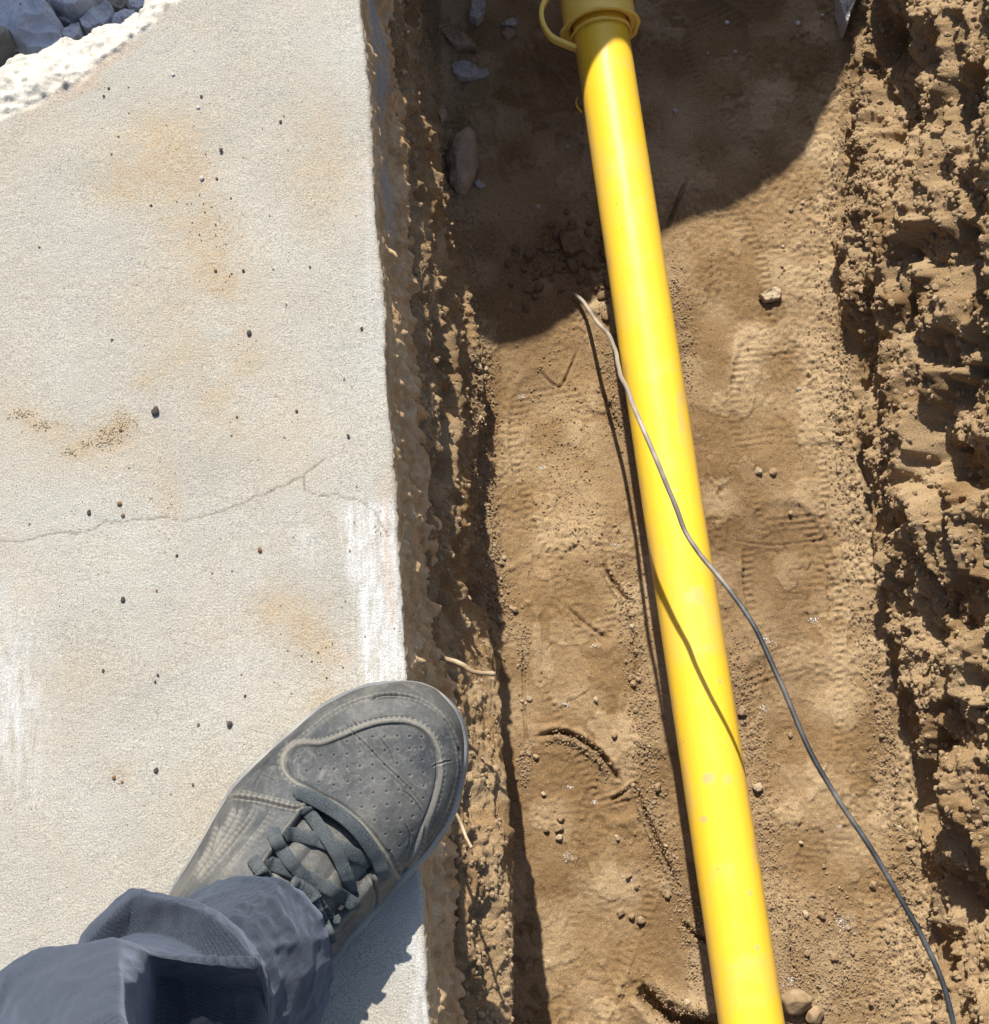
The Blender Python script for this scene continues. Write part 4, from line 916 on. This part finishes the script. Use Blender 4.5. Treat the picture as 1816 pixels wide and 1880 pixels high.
def half(S):
    S = np.atleast_1d(S); lo = np.full(S.shape, 0.); hi = np.full(S.shape, 0.)
    a = olp; b = np.roll(olp, -1, 0)
    for k, s in enumerate(S):
        m = ((a[:, 0] <= s) & (b[:, 0] > s)) | ((b[:, 0] <= s) & (a[:, 0] > s))
        t = (s-a[m, 0])/(b[m, 0]-a[m, 0]); v = a[m, 1]+t*(b[m, 1]-a[m, 1]); lo[k], hi[k] = v.min(), v.max()
    return lo, hi
SMIN = olp[:, 0].min()+.00004
th_s = np.linspace(0, 1, 520); SS = SMIN+(.2978-SMIN)*(th_s**1.55*.9+.1*th_s)
lo, hi = half(SS)
def zc_top(s): return np.interp(s, [0, .004, .012, .03, .06, .09, .12, .145, .17, .20, .23, .27, .298], [.030, .040, .049, .056, .060, .066, .078, .090, .103, .112, .110, .100, .085])
def shoe_base(S, U, lo_, hi_, inset=0.0):
    c = (lo_+hi_)/2; w_ = (hi_-lo_)/2-inset
    e = np.clip(1-abs(U)**3.0, 0, 1)**.5
    side = .008*np.clip(abs(U)-.0, 0, 1)*0
    lat = c+U*w_*(1-.0*e)
    zt_ = zc_top(S)
    # the instep leans to a ridge further back, toe box stays broad
    pw = np.interp(S, [0, .08, .14, .3], [3.0, 2.8, 2.1, 2.0]); e = np.clip(1-abs(U)**pw, 0, 1)**np.interp(S, [0, .08, .15], [.50, .52, .62])
    z = ZO+(zt_-ZO)*e
    return lat, z
def toworld(S, lat, z):
    xy = (tip-S)[..., None]*AX+lat[..., None]*LX
    return np.concatenate([xy, z[..., None]], -1)
nu = 340; uu = np.sin(np.linspace(-1, 1, nu)*np.pi/2)*.62+np.linspace(-1, 1, nu)*.38
S2, U2 = np.meshgrid(SS, uu, indexing='ij'); LO = lo[:, None]+0*S2; HI = hi[:, None]+0*S2
latg, zg = shoe_base(S2, U2, LO, HI, .0018)
B = toworld(S2, latg, zg); Nn = grid_normals(B)
if Nn[260, nu//2, 2] < 0: Nn = -Nn
p = B.reshape(-1, 3); qx, qy = Q(p); ex, ey = (qx-300)*3.131, (qy-1230)*3.131       # enlargement coordinates of each vertex
topm = (Nn.reshape(-1, 3)[:, 2] > .05)
d = np.zeros(len(p)); dust = np.zeros(len(p)); dark = np.zeros(len(p))
panel = smooth_poly([(1365, 1185), (1440, 1040), (1490, 900), (1540, 760), (1568, 650), (1578, 560), (1568, 460), (1520, 370), (1440, 318), (1350, 303), (1240, 312), (1130, 348), (1010, 398), (900, 432), (800, 428), (735, 452), (697, 510), (700, 565), (745, 622), (830, 672), (910, 722), (1000, 765), (1100, 838), (1200, 940), (1280, 1050)], 200, True)
pd_, pa_ = seg_dist(ex, ey, panel[::2], True); ins = inside(ex, ey, panel)
sd = np.where(ins, -pd_, pd_)
d += .0010*sstep(-9, 3, sd)                                   # overlay stands above the toe box
d += .0005*np.exp(-((sd-14)/8)**2)-.0009*np.exp(-((sd+9)/5)**2)-.0004*np.exp(-((sd-32)/4)**2)
dust += np.exp(-((sd-10)/15)**2)*.85+.55*np.exp(-((sd-30)/5)**2)*(.5+.5*np.sin(pa_/4.5))-.0*sd; d += .0003*np.exp(-((sd-30)/4)**2)*np.sin(pa_/4.5); dark += .55*np.exp(-((sd+10)/4.5)**2)
def seam(pts, wd=7, dp=.0007, du=.7, dk=.4, raise_=.0005):
    global d, dust, dark
    g, a_ = seg_dist(ex, ey, smooth_poly(pts, 30)); L_ = a_.max(); en = np.clip(np.minimum(a_, L_-a_)/(L_*.12+1), 0, 1)
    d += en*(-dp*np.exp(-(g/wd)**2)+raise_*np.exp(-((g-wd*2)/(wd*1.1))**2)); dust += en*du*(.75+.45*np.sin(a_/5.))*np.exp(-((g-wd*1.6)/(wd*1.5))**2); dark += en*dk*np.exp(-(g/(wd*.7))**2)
seam([(372, 765), (400, 738), (470, 742), (560, 752), (680, 782), (770, 796), (832, 772)], 7, .0012, .8, .7, .0009)
seam([(400, 712), (460, 708), (560, 726), (660, 748), (760, 770)], 4, .0003, .7, 0, .0003)
seam([(532, 782), (500, 860), (440, 940), (350, 1050), (260, 1150), (180, 1235)], 7, .0009, .6, .6, .0008)
seam([(632, 782), (590, 870), (520, 960), (430, 1070), (330, 1180)], 3.5, .0003, .6, .1, .0002)
seam([(655, 790), (610, 880), (540, 970), (450, 1080), (350, 1190)], 3, .0002, .4, 0, .0001)
seam([(432, 770), (400, 860), (330, 980), (240, 1110), (160, 1220)], 9, .0016, .6, .25, .0006)
seam([(330, 880), (305, 960), (265, 1050), (200, 1150)], 8, .0013, .6, .15, .0005)
seam([(470, 780), (430, 880), (360, 990), (280, 1090)], 6, .0008, .4, .1, .0004)
seam([(1212, 1135), (1195, 1170), (1200, 1220), (1222, 1280), (1212, 1360), (1165, 1440), (1080, 1540), (980, 1660)], 8, .0016, .3, .9, .0008)
seam([(1290, 1030), (1330, 1100), (1370, 1180)], 6, .0008, .5, .2, .0004)
seam([(1500, 880), (1480, 1000), (1420, 1110), (1370, 1190)], 7, .0012, .3, .7, .0006)
for cr in ([(1030, 290), (1060, 330), (1100, 372), (1180, 450), (1270, 545), (1340, 610), (1420, 690), (1500, 800)], [(1370, 690), (1430, 740), (1490, 830)], [(1540, 560), (1600, 530), (1650, 520)], [(1120, 330), (1090, 300)], [(640, 640), (560, 600)], [(1230, 380), (1300, 470), (1330, 560)], [(930, 800), (1010, 870), (1060, 950)], [(1380, 880), (1420, 960), (1400, 1040)]):
    seam(cr, 4.5, .0007, .25, .35, .0003)
# toe bumper line and the splits in it
rimp = [(640, 520), (760, 420), (880, 325), (1000, 245), (1120, 190), (1240, 160), (1360, 155), (1470, 180), (1570, 240), (1640, 330), (1680, 440), (1688, 560), (1665, 700), (1620, 830), (1560, 950), (1480, 1060)]
seam(rimp, 5, .0008, .45, .35, .0006)
seam([(1190, 182), (1240, 160), (1290, 152), (1352, 154)], 6, .0022, 0, 1.2, .0006); seam([(1684, 440), (1690, 470), (1690, 500)], 5, .002, 0, 1.1, .0003)
# perforations
perf = [(1057, 413), (1130, 400), (1203, 385), (1272, 385), (1345, 380), (1415, 382), (1485, 385), (900, 490), (980, 487), (1057, 485), (1130, 473), (1203, 467), (1272, 465), (1347, 460), (1415, 452), (1483, 448), (770, 490), (817, 573), (900, 567), (980, 567), (1057, 557), (1130, 553), (1203, 547), (1272, 545), (1345, 537), (1425, 525), (1487, 518),
        (893, 640), (980, 660), (1060, 640), (1133, 633), (1203, 625), (1270, 628), (1350, 617), (1418, 605), (1493, 592), (1060, 720), (1135, 710), (1207, 706), (1282, 698), (1353, 690), (1423, 680), (1493, 668), (1143, 788), (1213, 788), (1285, 775), (1355, 765), (1428, 758), (1490, 735),
        (1215, 865), (1288, 858), (1360, 853), (1430, 840), (1278, 945), (1363, 935), (1432, 925), (1305, 1040), (1363, 1015), (1437, 1000)]
for x, y in perf:
    g = np.hypot(ex-x, ey-y); d -= .0009*np.exp(-(g/5.5)**2); dark += 1.1*np.exp(-(g/6)**2); dust += .25*np.exp(-((g-11)/4)**2)
# tongue opening, sunk between the eyestays
tong = smooth_poly([(838, 772), (770, 850), (700, 945), (640, 1030), (585, 1115), (560, 1200), (640, 1330), (800, 1480), (960, 1475), (1010, 1420), (1090, 1320), (1160, 1230), (1232, 1140), (1225, 1080), (1130, 950), (1010, 845), (900, 785)], 120, True)
td, _ = seg_dist(ex, ey, tong[::2], True); tin = inside(ex, ey, tong); ts = np.where(tin, -td, td)
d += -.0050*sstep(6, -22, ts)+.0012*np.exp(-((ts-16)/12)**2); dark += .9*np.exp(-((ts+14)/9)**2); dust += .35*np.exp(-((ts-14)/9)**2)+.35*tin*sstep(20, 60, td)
d += .0020*np.clip(1-((td-110)/60)**2, 0, 1)*tin
d += .0012*vnoise(p, .04, 61)+.0005*vnoise(p, .016, 62)+.00015*vnoise(p, .005, 63)
dust += .25*np.clip(vnoise(p, .03, 64)+.3, 0, 1)
edgez = sstep(.5, 1., abs(U2)).ravel()
V = p+Nn.reshape(-1, 3)*d[:, None]
UPZ = V.copy()
person = empty('person', (float(heel[0]), float(heel[1]), 0)); tag(person, 'person in navy trousers with a dusty grey sneaker on the edge of the slab', 'person')
PO = np.array([heel[0], heel[1], 0.])
shoe = mesh_from('shoe', V-PO, grid_faces(*S2.shape), M_leather, dict(dust=np.clip(dust, 0, 1), dark=np.clip(dark, 0, 1)), parent=person)
# raster of the shoe's height so the laces lie on it
SX0, SY0, SSZ = V[:, 0].min()-.02, V[:, 1].min()-.02, .0015
SN = (260, 260); SG = np.full(SN, .01); i_ = ((V[:, 0]-SX0)/SSZ).astype(int); j_ = ((V[:, 1]-SY0)/SSZ).astype(int); np.maximum.at(SG, (np.clip(i_, 0, 259), np.clip(j_, 0, 259)), V[:, 2])
for _ in range(2):
    pad = np.pad(SG, 1, mode='edge'); mx = np.maximum.reduce([pad[:-2, 1:-1], pad[2:, 1:-1], pad[1:-1, :-2], pad[1:-1, 2:]]); SG = np.where(SG < .012, mx, SG)
def sz(x, y): return SG[np.clip(((x-SX0)/SSZ).astype(int), 0, 259), np.clip(((y-SY0)/SSZ).astype(int), 0, 259)]
# sole: outline pushed out a little, grooved side wall
so_ = olp.copy(); c_ = so_.mean(0); tn = np.roll(so_, -1, 0)-np.roll(so_, 1, 0); tn /= np.linalg.norm(tn, axis=1, keepdims=True); nrm = np.stack([tn[:, 1], -tn[:, 0]], -1)
if ((so_-c_)*nrm).sum() < 0: nrm = -nrm
prof = [(-.006, .0265), (-.0026, .0270), (-.0016, .0275), (-.0006, .0268), (.0004, .0262), (.0012, .0245), (.0016, .022), (.0010, .0200), (.0017, .0185), (.0020, .014), (.0012, .0125), (.0018, .011), (.0016, .005), (.0008, .0015), (-.001, .0004), (-.008, 0.0003)]
Vs = []
for o_, z_ in prof:
    r_ = so_+nrm*o_
    up_ = np.clip(1-r_[:, 0]/.05, 0, 1)*.004                      # toe spring
    Vs.append(toworld(r_[:, 0], r_[:, 1], z_+up_*(.3+.7*(z_ > .003))+0*r_[:, 0]))
Vs = np.concatenate(Vs); Vs += .0004*np.stack([vnoise(Vs, .01, 1), vnoise(Vs, .01, 2), vnoise(Vs, .012, 3)], -1)
Fs = grid_faces(len(prof), 700, True)
mesh_from('sole', Vs-PO, Fs, M_rubber, dict(dust=np.clip(.5+.6*vnoise(Vs, .02, 5), 0, 1)*(np.tile(np.arange(700), len(prof)) > -1), dark=np.zeros(len(Vs))), parent=shoe)
# toe bumper: a thin rubber foxing that wraps up over the toe
# laces
LP_ = np.array([(math.copysign(abs(math.cos(t))**.7, math.cos(t)), math.copysign(abs(math.sin(t))**.8, math.sin(t))) for t in np.linspace(0, 2*math.pi, 25)[:-1]])
def lace(pts, wd=54, lift=(.0014, .003), ends=True, nm='shoelace', thick=.0012, z_add=None, par=None):
    pp = smooth_poly([cp(*a) for a in pts], 110)
    z = np.full(len(pp), .07)
    for _ in range(5):
        w_ = P(pp[:, 0], pp[:, 1], z); z = blur_axis(sz(w_[:, 0], w_[:, 1]), 5, 0)
    t = np.linspace(0, 1, len(pp)); z = z+.0009+lift[0]+(lift[1]-lift[0])*np.sin(np.pi*t)
    if z_add is not None: z = z+np.interp(t, np.linspace(0, 1, len(z_add)), z_add)
    w_ = P(pp[:, 0], pp[:, 1], z)
    hw = wd/3.131/2/2250.
    rad = np.ones(len(pp))
    if ends: rad = np.minimum(1, .35+sstep(0, .06, t))*np.minimum(1, .35+sstep(0, .06, 1-t))
    V, F = sweep(w_, np.ones(len(pp)), LP_*np.array([hw, thick]))
    V[:-2] = (np.repeat(w_, 24, 0)+(V[:-2]-np.repeat(w_, 24, 0))*np.repeat(rad, 24)[:, None])
    aa = np.repeat(np.arange(110), 24); V[:-2, 2] += .00012*np.sin(aa*2.1+np.tile(np.arange(24), 110)*1.3)
    o = mesh_mixed(nm, V-PO, F, M_lace, shoe, dict(dust=np.clip(.1+.5*vnoise(V, .012, len(pts)), 0, 1)))
lace([(690, 945), (780, 950), (880, 975), (1000, 1015), (1110, 1070), (1205, 1115)], 62, (.0004, .0016))
lace([(590, 1105), (680, 1135), (760, 1165), (860, 1210), (960, 1262), (1070, 1330), (1120, 1372)], 60, (.0006, .003), z_add=[0, 0, .001, .002, .002])
lace([(812, 790), (880, 880), (950, 980), (1010, 1080), (1055, 1190), (1085, 1290)], 58, (.0012, .0040))
lace([(745, 700), (800, 712), (870, 745), (950, 790), (1040, 850), (1120, 925), (1190, 1020), (1240, 1110), (1278, 1205)], 60, (.0012, .0035))
lace([(622, 912), (660, 1000), (720, 1090), (790, 1170), (860, 1240), (890, 1300)], 58, (.0015, .006))
lace([(508, 1080), (535, 1120), (580, 1180), (640, 1250)], 56, (.0015, .003))
lace([(735, 1225), (790, 1250), (850, 1290), (880, 1330)], 62, (.0060, .003), thick=.003)
lace([(850, 1290), (880, 1370), (920, 1450), (950, 1520), (965, 1575)], 52, (.0050, .002))
lace([(880, 1310), (930, 1380), (980, 1430), (1020, 1430)], 40, (.004, .002))
# leg and trousers
def ring_pts(pts, n=160):
    w_ = np.array([P(*a) for a in pts]); m = len(w_); t = np.arange(n)*m/n; i = t.astype(int); f = (t-i)[:, None]
    a, b, c, d_ = w_[(i-1) % m], w_[i % m], w_[(i+1) % m], w_[(i+2) % m]
    cr = .5*((2*b)+(c-a)*f+(2*a-5*b+4*c-d_)*f*f+(3*b-3*c+d_-a)*f**3); ln = b*(1-f)+c*f
    return cr*.45+ln*.55
leg_rings = []
for (x, y, z, r) in [(480, 1740, .045, .022), (440, 1810, .07, .030), (420, 1860, .10, .030), (400, 1880, .13, .028), (360, 1925, .14, .026), (320, 2010, .155, .024), (250, 2110, .19, .024), (200, 2230, .33, .026), (190, 2330, .45, .036), (170, 2430, .53, .04)]:
    c = P(x, y, z); a = np.linspace(0, 2*np.pi, 33)[:-1]; leg_rings.append(c+np.stack([np.cos(a)*r, np.sin(a)*r, 0*a], -1))
V = np.concatenate(leg_rings); body = mesh_from('leg', V-PO, grid_faces(len(leg_rings), 32, True), M_skin, parent=person)
R = []
R.append([(352, 1668, .074), (400, 1634, .082), (445, 1622, .086), (505, 1628, .086), (545, 1650, .082), (578, 1692, .074), (596, 1738, .062), (600, 1782, .052), (590, 1830, .045), (572, 1890, .045), (530, 1960, .045), (450, 2010, .05), (360, 2020, .06), (290, 1960, .065), (275, 1850, .07), (300, 1740, .072)])   # inside of the hem
R.append([(338, 1655, .078), (392, 1620, .086), (445, 1609, .091), (512, 1615, .091), (556, 1640, .086), (590, 1684, .076), (609, 1735, .063), (613, 1782, .052), (602, 1832, .045), (582, 1895, .045), (540, 1970, .045), (450, 2025, .05), (350, 2030, .06), (275, 1970, .065), (262, 1850, .07), (285, 1735, .075)])
R.append([(338, 1653, .084), (392, 1622, .094), (445, 1613, .100), (510, 1620, .100), (552, 1646, .096), (584, 1690, .088), (602, 1740, .076), (606, 1784, .066), (596, 1834, .058), (576, 1895, .055), (535, 1970, .055), (450, 2020, .06), (350, 2025, .07), (275, 1965, .075), (262, 1850, .08), (285, 1735, .085)])
R.append([(338, 1660, .098), (390, 1646, .118), (440, 1650, .128), (490, 1668, .128), (525, 1696, .124), (552, 1735, .118), (566, 1780, .108), (568, 1820, .100), (560, 1860, .095), (545, 1910, .092), (505, 1960, .09), (430, 1990, .09), (350, 1985, .10), (285, 1930, .10), (270, 1840, .105), (290, 1740, .10)])
R.append([(330, 1690, .13), (372, 1690, .15), (410, 1702, .158), (445, 1724, .158), (470, 1752, .156), (488, 1785, .152), (500, 1825, .147), (504, 1860, .142), (500, 1890, .14), (486, 1930, .14), (450, 1970, .14), (400, 1985, .14), (330, 1970, .14), (270, 1910, .14), (262, 1830, .14), (285, 1745, .135)])
R.append([(236, 1662, .165), (300, 1652, .172), (352, 1660, .18), (398, 1685, .186), (436, 1716, .188), (464, 1750, .188), (480, 1795, .185), (484, 1840, .18), (480, 1890, .18), (465, 1940, .18), (420, 2000, .18), (350, 2030, .18), (250, 2020, .18), (170, 1940, .175), (150, 1840, .17), (180, 1735, .165)])
R.append([(236, 1634, .185), (290, 1640, .192), (350, 1652, .200), (402, 1678, .206), (442, 1712, .208), (474, 1752, .208), (489, 1795, .205), (491, 1842, .20), (488, 1890, .20), (472, 1950, .20), (430, 2020, .20), (350, 2080, .20), (230, 2070, .20), (140, 1990, .19), (120, 1850, .185), (150, 1718, .185)])
R.append([(244, 1648, .196), (292, 1652, .206), (346, 1664, .214), (394, 1690, .220), (430, 1720, .222), (460, 1758, .221), (476, 1798, .218), (480, 1845, .212), (476, 1890, .21), (460, 1945, .21), (420, 2010, .21), (340, 2070, .21), (235, 2060, .21), (152, 1985, .20), (134, 1850, .196), (166, 1728, .196)])
R.append([(232, 1720, .190), (276, 1712, .195), (320, 1722, .205), (358, 1742, .215), (392, 1765, .222), (420, 1790, .225), (440, 1820, .222), (448, 1860, .22), (444, 1900, .22), (430, 1940, .22), (390, 1990, .22), (320, 2030, .22), (240, 2020, .22), (180, 1960, .21), (165, 1860, .20), (190, 1775, .195)])
R.append([(60, 1770, .27), (135, 1758, .272), (208, 1750, .275), (290, 1772, .27), (360, 1782, .27), (430, 1785, .268), (462, 1795, .265), (474, 1820, .255), (476, 1860, .243), (470, 1920, .23), (430, 2020, .26), (330, 2110, .26), (180, 2120, .27), (60, 2060, .28), (0, 1940, .28), (20, 1830, .275)])
R.append([(58, 1744, .300), (136, 1735, .305), (210, 1723, .310), (292, 1745, .300), (372, 1755, .295), (440, 1757, .292), (470, 1760, .290), (486, 1792, .280), (492, 1850, .258), (489, 1920, .238), (450, 2050, .24), (340, 2160, .29), (170, 2190, .30), (20, 2120, .31), (-50, 1960, .31), (-10, 1800, .305)])
R.append([(66, 1752, .312), (138, 1745, .318), (213, 1733, .325), (294, 1758, .306), (372, 1770, .298), (436, 1774, .294), (462, 1778, .292), (480, 1802, .281), (488, 1855, .258), (486, 1920, .238), (446, 2045, .24), (336, 2150, .295), (172, 2180, .31), (24, 2110, .32), (-40, 1960, .32), (-4, 1806, .316)])
R.append([(92, 1790, .345), (152, 1790, .355), (219, 1775, .365), (288, 1792, .290), (362, 1802, .284), (430, 1808, .281), (470, 1814, .275), (489, 1850, .258), (490, 1900, .238), (474, 1950, .27), (430, 2050, .28), (330, 2150, .31), (190, 2170, .33), (60, 2110, .35), (-10, 1970, .35), (30, 1845, .345)])
R.append([(128, 1850, .39), (178, 1850, .405), (228, 1850, .405), (280, 1925, .282), (350, 1940, .266), (418, 1950, .256), (468, 1960, .246), (488, 1985, .240), (488, 2010, .24), (470, 2050, .29), (420, 2100, .34), (320, 2190, .37), (190, 2210, .39), (80, 2160, .40), (20, 2030, .40), (60, 1910, .39)])
R.append([(120, 1960, .45), (180, 1940, .46), (240, 1960, .46), (300, 2090, .40), (360, 2100, .37), (410, 2110, .36), (450, 2120, .36), (462, 2130, .37), (460, 2150, .39), (440, 2160, .44), (400, 2250, .45), (300, 2320, .46), (180, 2320, .47), (60, 2260, .47), (0, 2150, .46), (50, 2040, .455)])
R.append([(40, 2250, .56), (110, 2220, .57), (180, 2210, .58), (250, 2220, .58), (310, 2250, .57), (350, 2290, .56), (370, 2340, .55), (380, 2400, .55), (370, 2460, .55), (340, 2520, .55), (280, 2580, .56), (200, 2620, .57), (100, 2600, .58), (10, 2530, .58), (-30, 2430, .57), (-20, 2330, .56)])
rings = [ring_pts(r_, 260) for r_ in R]
# loft with in-between rings
Rk = np.array(rings); K = len(Rk); fine = []
for k in range(K-1):
    a, b, c, d_ = Rk[max(k-1, 0)], Rk[k], Rk[k+1], Rk[min(k+2, K-1)]
    for t in np.linspace(0, 1, 14, endpoint=False):
        cr = .5*((2*b)+(c-a)*t+(2*a-5*b+4*c-d_)*t*t+(3*b-3*c+d_-a)*t**3); ln = b*(1-t)+c*t
        fine.append(.2*cr+.8*ln)
fine.append(Rk[-1]); FG = np.array(fine); 
FN = grid_normals(FG); 
cen = FG.mean(1, keepdims=True)
if ((FG-cen)*FN).sum() < 0: FN = -FN
pf = FG.reshape(-1, 3)
dn = .6*.0024*vnoise(pf, (.03, .03, .022), 5)+.0015*(1-2*abs(vnoise(pf, (.026, .012, .02), 6)))+.0012*(1-2*abs(vnoise(pf, (.007, .015, .012), 8)))+.0005*vnoise(pf, .005, 7)
row = np.repeat(np.arange(len(FG)), 260); dn *= np.clip(row/25., .25, 1)*np.where(row > 62, .35, .75)
hem = ((row > 15) & (row < 42)); 
VT = pf+FN.reshape(-1, 3)*dn[:, None]
mesh_from('trouser_leg', VT-PO, grid_faces(len(FG), 260, True), M_cloth, parent=person)
